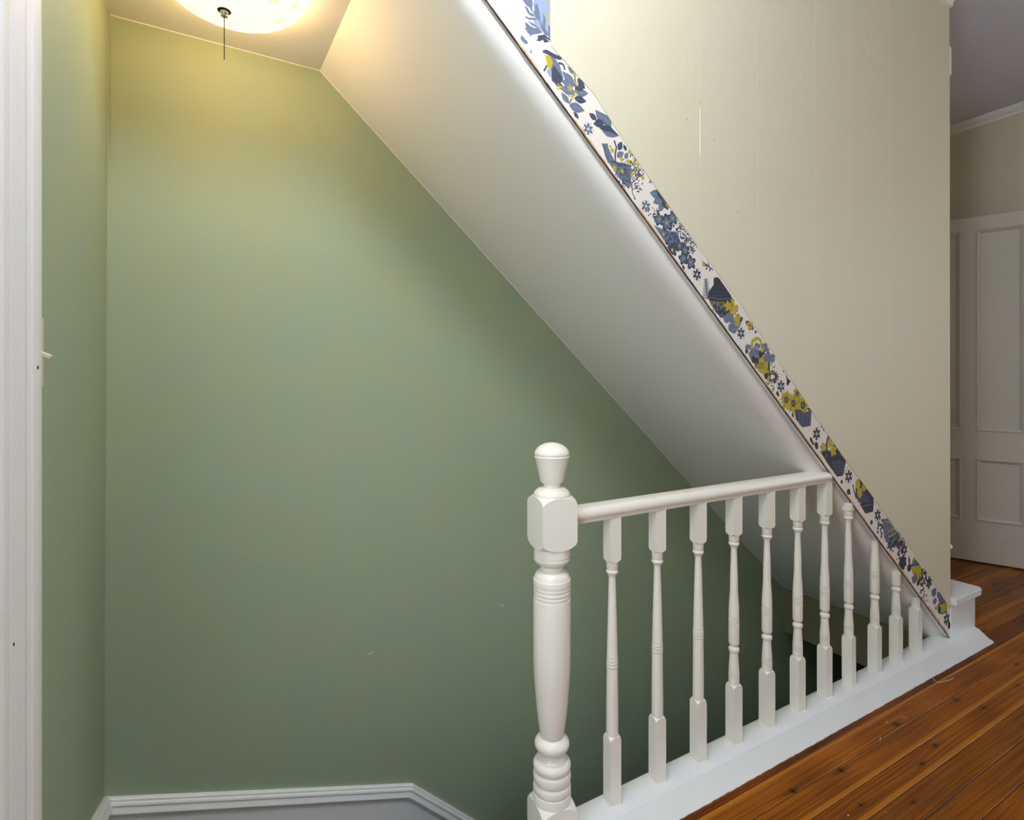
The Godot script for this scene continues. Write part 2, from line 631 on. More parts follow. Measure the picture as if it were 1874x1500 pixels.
func hall_wall() -> void:
	# the cream wall stops short of the stringer line and leaves a strip of old wallpaper bare
	var edge := [Vector2(0.845, 2.134), Vector2(0.986, 2.046), Vector2(1.160, 1.877), Vector2(1.392, 1.678), Vector2(1.607, 1.502), Vector2(2.024, 1.117), Vector2(2.253, 0.9125), Vector2(2.458, 0.741), Vector2(2.822, 0.4365), Vector2(3.108, 0.166), Vector2(3.133, 0.142)]
	var poly := PackedVector2Array([Vector2(3.122, 3.06), Vector2(0.845, 3.06)])
	for k in edge.size() - 1:
		for j in 5:
			var p: Vector2 = edge[k].lerp(edge[k + 1], j / 5.0)
			if k + j > 0: p.y += rng.randf_range(-0.0012, 0.0012)
			poly.append(p)
	poly.append(edge[-1])
	var st := mb()
	prism(st, poly, Vector3(0, 0, -1.240), Vector3.RIGHT, Vector3.UP, Vector3(0, 0, -0.10))
	var wall := struct("wall_hall", st, M.cream, "cream papered hall wall above the diagonal strip of bare wallpaper")
	# papered strip: two sheets, each with its own print
	for s in [[-0.30, 1.25, 0.45, 2000.0, 0.30], [1.25, 2.20, 1.25, 2000.0, 0.20], [2.20, 3.15, 2.20, 2000.0, 0.20]]:
		var img := paper(s[2], s[1], s[3], s[4])
		var m := StandardMaterial3D.new()
		m.albedo_texture = ImageTexture.create_from_image(img)
		m.roughness = 0.7
		m.texture_repeat = false
		var pg_ := PackedVector2Array()
		if s[0] < 0:
			pg_ = PackedVector2Array([Vector2(-0.3, 3.06), Vector2(-0.3, 2.38), Vector2(0.44, 2.38), Vector2(0.44, line_y(0.44)), Vector2(s[1], line_y(s[1])), Vector2(s[1], line_y(s[1], 0.19)), Vector2(0.852, line_y(0.852, 0.14)), Vector2(0.852, 3.06)])
		else:
			var x1: float = minf(s[1], 3.136)
			pg_ = PackedVector2Array([Vector2(s[0], line_y(s[0])), Vector2(x1, line_y(x1)), Vector2(x1, line_y(x1, 0.17)), Vector2(s[0], line_y(s[0], 0.19))])
		st = mb()
		var idx := Geometry2D.triangulate_polygon(pg_)
		for i in range(0, idx.size(), 3):
			var front: float = (pg_[idx[i + 1]] - pg_[idx[i]]).cross(pg_[idx[i + 2]] - pg_[idx[i]])
			for j in ([0, 1, 2] if front < 0.0 else [0, 2, 1]):
				var p: Vector2 = pg_[idx[i + j]]
				vtx(st, Vector3(p.x, p.y, -1.242), Vector3.BACK, Vector2((p.x - s[2]) / (s[1] - s[2]), 1.0 - (p.y - line_y(p.x) + 0.01) / (s[4] + 0.01)))
		var sides := mb()
		prism(sides, pg_, Vector3(0, 0, -1.2435), Vector3.RIGHT, Vector3.UP, Vector3(0, 0, -0.09))
		var o := obj("wallpaper", st, m, wall)
		o.set_meta("label", "bare strip of blue and mustard floral wallpaper")
		obj("plaster_core", sides, M.white, wall)
	# raised paper joints
	for s in [[1.4199, 3.0], [1.706, 3.0], [2.0384, 3.0], [2.2812, 3.0], [2.5805, 3.0]]:
		st = mb()
		var x: float = s[0]
		var y0 := line_y(x, 0.155)
		box(st, Vector3(x - 0.0008, y0, -1.2405), Vector3(x + 0.0008, s[1], -1.2396))
		obj("paper_seam", st, M.cream, wall)
	st = mb()
	box(st, Vector3(1.4185, 1.955, -1.2405), Vector3(1.4222, 2.10, -1.2378), 0.001)
	obj("paper_seam", st, M.cream, wall)
	for s in [[1.4185, 2.123], [1.36, 2.055], [1.488, 2.02], [1.60, 1.80]]:
		st = mb()
		lathe(st, [Vector2(0, 0.0012), Vector2(0.0015, 0.0008), Vector2(0.002, 0.0)], 8, Transform3D(Basis(Vector3.RIGHT, PI / 2), Vector3(s[0], s[1], -1.2402)))
		obj("nail_head", st, M.torn, wall)
	# the torn joint between the paper and the rounded edge
	st = mb()
	ragged(st, 0.44, 3.145, 0.018, -0.0088, 0.0005, 0.0026, -1.2435)
	obj("torn_joint", st, M.torn, wall)
	st = mb()
	ragged(st, 0.44, 3.14, 0.013, -0.0055, -0.0028, 0.0016, -1.2425)
	obj("open_crack", st, M.gap, wall)
	for s in [[0.735, 0.83, 0.013], [0.90, 1.06, 0.009], [1.13, 1.30, 0.005], [1.70, 1.86, 0.007], [1.86, 2.12, 0.009], [2.20, 2.44, 0.007], [2.55, 2.80, 0.009], [2.84, 3.11, 0.013]]:
		st = mb()
		ragged(st, s[0], s[1], 0.014, -0.003, s[2] * 0.6, s[2] * 0.4, -1.2415)
		obj("bare_wood", st, M.raw, wall)


# a ribbon along the stringer line with a ragged edge
func ragged(st: SurfaceTool, x0: float, x1: float, step: float, low: float, high: float, rough: float, z: float) -> void:
	var n := int((x1 - x0) / step) + 1
	var a := Vector3.ZERO
	var b := Vector3.ZERO
	for i in n + 1:
		var x := lerpf(x0, x1, float(i) / n)
		var taper := minf(1.0, minf(i, n - i) / 3.0 + 0.15)
		var p := Vector3(x, line_y(x, low + rng.randf_range(-rough, rough) * 0.4), z)
		var q := Vector3(x, line_y(x, lerpf(low, high + rng.randf_range(-rough, rough), taper)), z)
		if i > 0:
			quad(st, a, p, q, b, Vector3.BACK)
		a = p
		b = q


func skirting() -> void:
	# capped boards that follow the winding steps below
	var cap := [Vector2(0.0000, 0.0000), Vector2(0.0102, 0.0000), Vector2(0.0136, 0.0030), Vector2(0.0136, 0.0091), Vector2(0.0179, 0.0106), Vector2(0.0204, 0.0144), Vector2(0.0204, 0.0175), Vector2(0.0170, 0.0213), Vector2(0.0179, 0.0258), Vector2(0.0229, 0.0327), Vector2(0.0242, 0.0380), Vector2(0.0221, 0.0426), Vector2(0.0161, 0.0456), Vector2(0.0153, 0.0486), Vector2(0.0110, 0.0509), Vector2(0.0110, 0.3000), Vector2(0.0000, 0.3000)]
	var st := mb()
	run_moulding(st, Vector3(0, 0, -2.06), Vector3.RIGHT, Vector3.UP, Vector3.BACK, [Vector2(-0.222, -0.008), Vector2(0.756, -0.326), Vector2(1.03, -0.580), Vector2(3.3, -2.66)], cap)
	struct("baseboard_back", st, M.trim, "white moulded skirting board stepping down along the green back wall")
	st = mb()
	run_moulding(st, Vector3(-0.2135, 0, 0), Vector3(0, 0, -1), Vector3.UP, Vector3.RIGHT, [Vector2(1.30, 0.318), Vector2(1.79, 0.107), Vector2(2.062, -0.012)], cap)
	struct("baseboard_left", st, M.trim, "short white skirting board rising along the narrow green wall")


func trims() -> void:
	# grooved casing of the door in the end wall: (z, x) across its face
	var face := [Vector2(-0.80, -0.214), Vector2(-0.80, -0.196), Vector2(-0.81, -0.188), Vector2(-0.84, -0.185), Vector2(-0.858, -0.187), Vector2(-0.8655, -0.192), Vector2(-0.869, -0.186), Vector2(-0.874, -0.1845), Vector2(-0.888, -0.1845), Vector2(-0.8915, -0.187), Vector2(-0.895, -0.1845), Vector2(-0.930, -0.184), Vector2(-0.938, -0.181), Vector2(-0.946, -0.1795), Vector2(-0.952, -0.182), Vector2(-0.956, -0.187), Vector2(-0.966, -0.1875), Vector2(-0.978, -0.185), Vector2(-0.985, -0.182), Vector2(-0.988, -0.186), Vector2(-0.991, -0.1815), Vector2(-1.0, -0.179), Vector2(-1.018, -0.1785), Vector2(-1.028, -0.1785), Vector2(-1.036, -0.1805), Vector2(-1.044, -0.187), Vector2(-1.047, -0.196), Vector2(-1.047, -0.214)]
	var low := []
	var high := []
	for p in face:
		low.append(Vector3(p.y, 0.0, p.x))
		high.append(Vector3(p.y, 2.9, p.x))
	var st := mb()
	loft(st, [low, high], true, true, Vector3.ZERO, 35.0)
	var c := struct("trim_1", st, M.trim, "grooved white door casing standing beside the narrow green wall")
	for s in [[0.918, -0.9055], [1.273, -0.952], [1.261, -1.0035]]:
		st = mb()
		lathe(st, [Vector2(0, 0.0012), Vector2(0.002, 0.0009), Vector2(0.0026, 0.0)], 8, Transform3D(Basis(Vector3.FORWARD, PI / 2), Vector3(-0.1845 if s[1] > -0.94 else (-0.182 if s[1] > -1 else -0.1788), s[0], s[1])))
		obj("nail_head", st, M.gap, c)
	# casing seen edge-on at the free end of the cream wall
	var t := root("trim_2", Vector3(3.13, 0, -1.29))
	tag(t, "thin white casing on the free end of the cream wall", "", "", "structure")
	st = mb()
	box(st, Vector3(-0.002, 0.2, -0.05), Vector3(0.0085, 2.68, 0.046), 0.002)
	obj("casing_board", st, M.trim, t)
	st = mb()
	box(st, Vector3(-0.006, 2.68, -0.055), Vector3(0.021, 2.815, 0.048), 0.003)
	obj("corner_block", st, M.trim, t)
	st = mb()
	lathe(st, [Vector2(0, 0.043), Vector2(0.006, 0.042), Vector2(0.011, 0.038), Vector2(0.0135, 0.031), Vector2(0.012, 0.023), Vector2(0.007, 0.018), Vector2(0.006, 0.0)], 20, Transform3D(Basis(Vector3.FORWARD, PI / 2), Vector3(0.006, 0.428, 0.032)))
	obj("knob", st, M.trim, t)
	# cornices: (out, down)
	var crown := [Vector2(0, 0), Vector2(0.05, 0), Vector2(0.05, 0.008), Vector2(0.046, 0.012), Vector2(0.04, 0.024), Vector2(0.028, 0.034), Vector2(0.016, 0.038), Vector2(0.013, 0.044), Vector2(0.012, 0.056), Vector2(0, 0.058)]
	st = mb()
	run_moulding(st, Vector3(0, 0, -1.24), Vector3.RIGHT, Vector3.UP, Vector3.BACK, [Vector2(0.86, 3.05), Vector2(2.0, 3.05), Vector2(3.128, 3.05)], crown)
	struct("trim_4", st, M.trim, "white cornice ending at the top of the cream wall")
	st = mb()
	run_moulding(st, Vector3(4.8, 0, 0), Vector3.BACK, Vector3.UP, Vector3.LEFT, [Vector2(-2.04, 3.05), Vector2(0, 3.05), Vector2(1.7, 3.05)], crown)
	struct("trim_5", st, M.trim, "white cornice between the hall ceiling and the far wall")


# ---------------------------------------------------------------- floor

# one board's face: x from 1.2 to 3.25 m, z across; knots are (x, z from the far edge, size)
func wood(seed_: int, knots: Array, sap: int, base: Color, dark: Color) -> StandardMaterial3D:
	var w := 2048
	var h := 88
	var grain := FastNoiseLite.new()
	grain.seed = seed_
	grain.noise_type = FastNoiseLite.TYPE_SIMPLEX
	grain.frequency = 1.0
	grain.fractal_octaves = 3
	var slow := FastNoiseLite.new()
	slow.seed = seed_ + 50
	slow.frequency = 1.0
	slow.fractal_octaves = 2
	var img := Image.create(w, h, false, Image.FORMAT_RGB8)
	var light := base.lerp(Color(0.76, 0.49, 0.14), 0.65)
	var black := Color(0.075, 0.045, 0.03)
	for x in w:
		var wx := 2.05 * x / w
		var tone := slow.get_noise_2d(wx * 1.7, 0.5) * 0.55
		var bend := slow.get_noise_2d(wx * 0.8, 9.0) * 0.010
		for y in h:
			var z := 0.081 * y / h
			var push := 0.0
			var near := 0.0
			for k in knots:
				var dx: float = (wx - k[0]) / (k[2] * 3.2)
				var dz: float = (z - k[1]) / k[2]
				if absf(dx) < 3.5 and absf(dz) < 3.5:
					var d2 := dx * dx * 10.0 + dz * dz
					var soft := dx * dx + dz * dz
					push += k[2] * 0.8 * signf(dz) * exp(-soft)
					near = maxf(near, exp(-d2 * 0.9) * 1.15)
					near = maxf(near, 0.42 * exp(-(dx * dx * 0.55 + dz * dz * 1.6)))
			var q := (z + push + bend) * 1.0
			var g := grain.get_noise_2d(wx * 1.1, q * 85.0) + 0.3 * grain.get_noise_2d(wx * 5.0, q * 420.0)
			var v := clampf(0.46 + g * 0.55 + tone, 0.0, 1.0)
			var c := base.lerp(dark, v)
			if sap != 0:
				var e := (0.081 - z) if sap > 0 else z
				c = c.lerp(light, clampf((0.016 + bend * 0.4 - e) / 0.004, 0.0, 1.0) * 0.75)
			if near > 0.0:
				c = c.lerp(black, clampf(near, 0.0, 0.93))
			img.set_pixel(x, y, c)
	var m := StandardMaterial3D.new()
	m.albedo_texture = ImageTexture.create_from_image(img)
	m.roughness = 0.3
	m.metallic_specular = 0.28
	return m


func planks() -> void:
	var floor_ := root("floor")
	tag(floor_, "varnished orange-brown pine boards beside the white nosing", "", "", "structure")
	var a := Color(0.655, 0.375, 0.08)
	var b := Color(0.42, 0.212, 0.042)
	var skins := [
		wood(11, [[1.776, 0.072, 0.008]], 0, Color(0.50, 0.25, 0.06), Color(0.33, 0.15, 0.03)),
		wood(12, [[0.377, 0.072, 0.0085], [0.998, 0.062, 0.0085]], -1, a, b),
		wood(13, [[0.59, 0.013, 0.0085], [1.361, 0.020, 0.0085], [1.909, 0.030, 0.007]], 1, a.darkened(0.06), b),
		wood(14, [[1.391, 0.015, 0.006], [0.987, 0.024, 0.0055], [0.846, 0.048, 0.006], [0.496, 0.042, 0.0045], [1.70, 0.016, 0.006]], 1, a.darkened(0.08), b.darkened(0.05)),
		wood(15, [[0.64, 0.034, 0.0045]], 0, a.darkened(0.16), b.darkened(0.12)),
	]
	var k := -1
	var z := -1.178
	while z < 1.69:
		var skin: StandardMaterial3D = skins[clampi(k + 1, 0, 4)] if k < 4 else skins[1 + (k * 7 + 3) % 4]
		var shift := 0.0 if k < 4 else rng.randf_range(0.3, 1.7)
		plank(floor_, -0.2, 4.8, z + 0.0008, minf(z + 0.0802, 1.7), skin, shift)
		z += 0.081
		k += 1
	z = -1.178 - 0.081
	while z > -2.08:
		plank(floor_, 3.2, 4.8, maxf(z + 0.0008, -2.045), z + 0.0802, skins[1 + rng.randi_range(0, 3)], rng.randf_range(0.3, 1.7))
		z -= 0.081


func plank(parent: Node3D, x0: float, x1: float, z0: float, z1: float, m: Material, shift: float) -> void:
	var st := mb()
	var e := 0.0016
	var uv := func(x: float, z: float) -> Vector2: return Vector2((x - 1.2) / 2.05 + shift, clampf((z - z0) / 0.0794, 0.005, 0.995))
	var rows := [[z0, -0.022], [z0, -e], [z0 + e, 0.0], [z1 - e, 0.0], [z1, -e], [z1, -0.022]]
	for i in 5:
		var p: Array = rows[i]
		var q: Array = rows[i + 1]
		var n := Vector3(0, q[0] - p[0], -(q[1] - p[1])).normalized()
		var c := [Vector3(x0, p[1], p[0]), Vector3(x1, p[1], p[0]), Vector3(x1, q[1], q[0]), Vector3(x0, q[1], q[0])]
		for j in ([0, 1, 2, 0, 2, 3] if (c[1] - c[0]).cross(c[2] - c[0]).dot(n) < 0.0 else [0, 2, 1, 0, 3, 2]):
			vtx(st, c[j], n, uv.call(c[j].x, c[j].z))
	obj("plank", st, m, parent)


func nosing() -> void:
	var r := root("floor_nosing")
	tag(r, "white painted nosing strip along the edge of the stairwell under the balusters", "", "", "structure")
	# the outer board: its paint ends in an uneven line on the floorboards
	var poly := PackedVector2Array([Vector2(0.70, -1.208), Vector2(3.138, -1.208), Vector2(3.138, -1.2385), Vector2(3.385, -1.2385), Vector2(3.37, -1.215), Vector2(3.335, -1.185), Vector2(3.288, -1.146), Vector2(3.282, -1.134)])
	var x := 3.26
	while x > 0.70:
		poly.append(Vector2(x, -1.1182 + rng.randf_range(-0.0011, 0.0011)))
		x -= 0.014
	poly.append(Vector2(0.70, -1.1185))
	var st := mb()
	prism(st, poly, Vector3(0, 0.0022, 0), Vector3.RIGHT, Vector3.BACK, Vector3(0, -0.004, 0))
	obj("painted_board", st, M.plate, r)
	st = mb()
	var prof := [Vector2(-1.2085, -0.026), Vector2(-1.2085, 0.0022), Vector2(-1.2095, 0.003), Vector2(-1.297, 0.003), Vector2(-1.302, 0.001), Vector2(-1.305, -0.004), Vector2(-1.305, -0.018), Vector2(-1.302, -0.024), Vector2(-1.296, -0.026)]
	var p := []
	var q := []
	for v in prof:
		p.append(Vector3(0.70, v.y, v.x))
		q.append(Vector3(3.14, v.y, v.x))
	loft(st, [p, q], true, true)
	obj("edge_board", st, M.plate, r)
	for k in 16:
		st = mb()
		var cx := rng.randf_range(1.15, 3.2)
		var cz := -1.13 - rng.randf_range(0.0, 1.0) * 0.075
		var q4 := []
		for j in 5:
			q4.append(Vector3(cx + cos(TAU * j / 5.0) * rng.randf_range(0.0008, 0.0022), 0.0026, cz + sin(TAU * j / 5.0) * rng.randf_range(0.0006, 0.0014)))
		for j in [1, 2, 3]:
			tri(st, q4[0], q4[j], q4[j + 1], Vector3.UP)
		obj("paint_chip", st, M.torn, r)


# ---------------------------------------------------------------- balustrade

func balustrade() -> void:
	newel()
	var xs := [1.056, 1.236, 1.4175, 1.5925, 1.769, 1.955, 2.129, 2.299, 2.487, 2.659, 2.835]
	var turns := [6.2, 6.8, 7.0, 7.0, 8.5, 3.0, 2.7, -7.5, -2.0, -1.0, -1.0]
	var says := [
		"plain tapered white baluster next to the big newel post",
		"plain tapered white baluster, second along from the newel post",
		"plain tapered white baluster next to the first baluster with a beaded foot",
		"white baluster with a beaded foot beside the last plain tapered one",
		"white baluster with a beaded foot, fifth along from the newel post",
		"full white baluster in front of the corner of the bulkhead",
		"white baluster under the very end of the handrail",
		"tall sawn-off white baluster with a chipped block just past the handrail",
		"sawn-off white baluster whose taper runs straight into the rounded edge",
		"short sawn-off white baluster cut at its ringed middle",
		"shortest stub of a white baluster at the foot of the slope",
	]
	for i in 11:
		var a := 0.0187 if i < 3 else 0.0191
		var turn := -deg_to_rad(turns[i])
		var b := Basis(Vector3.UP, turn)
		var corner := b * Vector3(-a, 0, a)
		var top: float = 0.84 if i < 7 else [0.742, 0.556, 0.412, 0.246][i - 7]
		var o := root("baluster", Vector3(xs[i] - corner.x, -0.004, -1.247 - corner.z + [0.0, 0.005, 0.005, 0.005, 0.003][maxi(0, i - 6)]))
		o.rotation.y = turn
		if i == 7: o.rotation.z = 0.013
		tag(o, says[i], "baluster", "balusters of the stairwell railing")
		baluster(o, a, i < 3, top + 0.004)


func baluster(o: Node3D, a: float, plain: bool, top: float) -> void:
	var r := 0.0176
	# foot: a square block with a bead of paint round its base and a turned shoulder
	var rows := [Vector2(0.0, a * 1.6), Vector2(0.191, a * 1.6)]
	rows.append_array(shoulder(a, 0.1915, 0.013, r))
	var st := mb()
	block(st, a, rows)
	for q in 4:
		var t := Basis(Vector3.UP, q * PI / 2)
		var n := t * Vector3(1, 1, 0).normalized()
		quad(st, t * Vector3(a + 0.0028, 0.0072, -a - 0.0028), t * Vector3(a + 0.0028, 0.0072, a + 0.0028), t * Vector3(a, 0.0098, a), t * Vector3(a, 0.0098, -a), n)
	obj("base_block", st, M.rail, o)
	var prof := []
	if plain:
		prof = [[0.200, 0.0182], [0.30, 0.0178], [0.3995, 0.0168], [0.4005, 0.0138], [0.402, 0.0138], [0.403, 0.0172], [0.406, 0.0178], [0.409, 0.0172], [0.41, 0.0140], [0.4115, 0.0140], [0.4125, 0.0172], [0.4155, 0.0178], [0.4185, 0.0172], [0.4195, 0.0140], [0.421, 0.0140], [0.422, 0.0172], [0.425, 0.0177], [0.428, 0.0171], [0.429, 0.0138], [0.4305, 0.0138], [0.4315, 0.0166], [0.50, 0.0148], [0.60, 0.0122], [0.665, 0.0104]]
	else:
		prof = [[0.200, 0.0187], [0.2285, 0.0187], [0.2295, 0.0152], [0.231, 0.0152], [0.232, 0.0185], [0.2345, 0.0190], [0.2365, 0.0185], [0.2375, 0.0152], [0.239, 0.0152], [0.240, 0.0186], [0.242, 0.0190], [0.244, 0.0185], [0.245, 0.0152], [0.247, 0.0186], [0.255, 0.0182], [0.27, 0.0171], [0.29, 0.0156], [0.306, 0.0147], [0.3115, 0.0146], [0.3125, 0.0160], [0.314, 0.0160], [0.3150, 0.0178], [0.3175, 0.0187], [0.321, 0.0190], [0.3245, 0.0187], [0.3275, 0.0176], [0.3295, 0.0150], [0.331, 0.0130], [0.334, 0.0126], [0.3365, 0.0134], [0.338, 0.0160], [0.341, 0.0180], [0.345, 0.0187], [0.4025, 0.0188], [0.4035, 0.0152], [0.4050, 0.0152], [0.4060, 0.0186], [0.4085, 0.0190], [0.4110, 0.0186], [0.4120, 0.0152], [0.4135, 0.0152], [0.4145, 0.0186], [0.4170, 0.0190], [0.4195, 0.0186], [0.4205, 0.0152], [0.4220, 0.0152], [0.4230, 0.0186], [0.4255, 0.0189], [0.4280, 0.0185], [0.4290, 0.0152], [0.431, 0.0186], [0.47, 0.0176], [0.52, 0.0140], [0.58, 0.0133], [0.63, 0.0113], [0.665, 0.0103]]
	for p in prof:
		p[1] = p[1] * (0.97 if plain else 0.935)
	prof.append_array([[0.669, 0.0105], [0.6705, 0.0128], [0.6745, 0.0134], [0.676, 0.0148], [0.677, 0.0165], [0.680, 0.0178], [0.683, 0.0176], [0.6855, 0.0164], [0.687, 0.0156], [0.6885, 0.0165], [0.712, 0.0170]])
	var cut := []
	for p in prof:
		if p[0] > top:
			var l: Vector2 = cut[-1]
			cut.append(Vector2(lerpf(l.x, p[1], (top - l.y) / (p[0] - l.y)), top))
			cut.append(Vector2(0.0, top + 0.004))
			break
		cut.append(Vector2(p[1], p[0]))
	st = mb()
	lathe(st, cut, 36)
	obj("turned_shaft", st, M.rail, o)
	if top > 0.715:
		var up := mirrored(shoulder(a, 0.722, 0.010, 0.017), 0.722)
		st = mb()
		if top > 0.8:
			up.append(Vector2(0.723, a * 1.6))
			up.append(Vector2(top, a * 1.6))
			block(st, a, up)
		else:
			# sawn and split: the block survives only on the newel side
			up.append(Vector2(0.724, a * 1.6))
			up.append(Vector2(0.7315, a * 1.55))
			block(st, a, up)
			box(st, Vector3(-a, 0.731, -a), Vector3(a * 0.35, 0.7455, a), 0.002)
		obj("top_block", st, M.rail, o)


func newel() -> void:
	var o := root("newel_post", Vector3(0.868, 0, -1.27))
	o.rotation.y = -deg_to_rad(8.0)
	tag(o, "big turned white newel post with a domed finial", "newel post")
	var a := 0.0515
	var px := func(l: Array) -> Array:
		# (height, full width), millimetres
		var out := []
		for p in l: out.append(Vector2(p[1] / 2000.0, p[0] / 1000.0))
		return out
	var st := mb()
	lathe(st, px.call([[918, 96], [921, 99], [924, 101], [927, 100], [931, 96], [935, 89], [937.5, 82], [938, 79], [939.5, 79], [940.5, 77], [942, 68], [943.5, 55], [944.5, 48], [948, 46], [952, 46.5], [955, 51], [957, 59], [959, 63.5], [962, 66], [990, 77], [1012, 88], [1019, 91.5], [1021.5, 93], [1022.5, 90.5], [1024, 90.5], [1025, 95], [1027.5, 97], [1030, 95.5], [1031.2, 92.5], [1032.6, 92.5], [1033.6, 96], [1036, 97], [1040, 95], [1045, 90.5], [1050, 82.5], [1055, 72], [1059, 60], [1062.5, 44], [1065, 26], [1066, 0]]), 56)
	obj("finial", st, M.rail, o)
	st = mb()
	var rows := mirrored(shoulder(a, 0.804, 0.024, 0.049), 0.804)
	rows.append(Vector2(0.805, a * 1.6))
	rows.append(Vector2(0.897, a * 1.6))
	rows.append_array(shoulder(a, 0.898, 0.023, 0.049))
	block(st, a, rows)
	obj("top_block", st, M.rail, o)
	st = mb()
	lathe(st, px.call([[714, 58], [717, 60], [718, 62], [722, 63.5], [727, 63.5], [728.5, 62], [729, 59], [730.5, 59], [731, 64], [732, 72], [735, 82], [739, 91], [744, 97.5], [749, 100.5], [752.5, 99.5], [753.5, 94], [755.5, 94], [756.5, 100], [770, 99], [786, 97]]), 56)
	obj("ringed_collar", st, M.rail, o)
	st = mb()
	lathe(st, px.call([[260, 44], [262, 56], [265, 62], [270, 66], [288, 72], [322, 81], [360, 88.5], [395, 94.5], [430, 99], [460, 101.5], [490, 102.5], [638, 102.5], [640, 102], [641, 97], [643, 97], [644, 100.5], [647.5, 102], [651, 100.5], [652, 97], [654, 97], [655, 100.5], [658.5, 102], [662, 100.5], [663, 97], [665, 97], [666, 100.5], [670, 102], [674, 100.5], [675, 97], [677, 97], [678, 102], [692, 103], [694, 102], [694.5, 98], [700, 96], [707, 90], [713, 80], [717, 68], [718.5, 60]]), 64)
	obj("shaft", st, M.rail, o)
	st = mb()
	lathe(st, px.call([[84, 103], [112, 104], [113.5, 102], [114.5, 97], [115.5, 99], [119, 103], [125, 104.5], [132, 103], [137, 99], [140, 92], [141, 93], [144, 99], [150, 103.5], [157, 104.5], [164, 103], [169, 99], [172, 92], [173, 94], [177, 100], [183, 104], [189, 103], [194, 98], [198, 91], [199, 87], [199.8, 83], [201, 83], [206, 77], [211, 69], [215, 62], [217, 56], [220, 52], [221, 58], [223, 70], [228, 84], [234, 92.5], [241, 96], [247, 94.5], [253, 87], [258, 76], [261.5, 63], [263, 50]]), 64)
	obj("ringed_foot", st, M.rail, o)
	st = mb()
	rows = [Vector2(-0.30, a * 1.6), Vector2(0.066, a * 1.6)]
	rows.append_array(shoulder(a, 0.066, 0.023, 0.0515))
	block(st, a, rows)
	obj("base_block", st, M.rail, o)
	# the rail that the newel carries
	var prof := [Vector2(-1.2435, 0.838), Vector2(-1.2425, 0.8455), Vector2(-1.2415, 0.848), Vector2(-1.2385, 0.8505), Vector2(-1.2368, 0.8545), Vector2(-1.2362, 0.860), Vector2(-1.2375, 0.8665), Vector2(-1.2405, 0.8725), Vector2(-1.2455, 0.8765), Vector2(-1.252, 0.8785), Vector2(-1.292, 0.8785), Vector2(-1.299, 0.8765), Vector2(-1.303, 0.872), Vector2(-1.305, 0.865), Vector2(-1.304, 0.855), Vector2(-1.301, 0.849), Vector2(-1.298, 0.846), Vector2(-1.297, 0.838)]
	var p := []
	var q := []
	for v in prof:
		p.append(Vector3(0.905, v.y, v.x))
		q.append(Vector3(2.152 + (v.x + 1.2366) * 0.72 - (v.y - 0.858) * 0.5, v.y, v.x))
	st = mb()
	loft(st, [p, q], true, true, Vector3.ZERO, 50.0)
	tag(obj("handrail", st, M.rail), "white painted handrail running from the newel post into the sloping underside", "handrail")


# ---------------------------------------------------------------- lamps

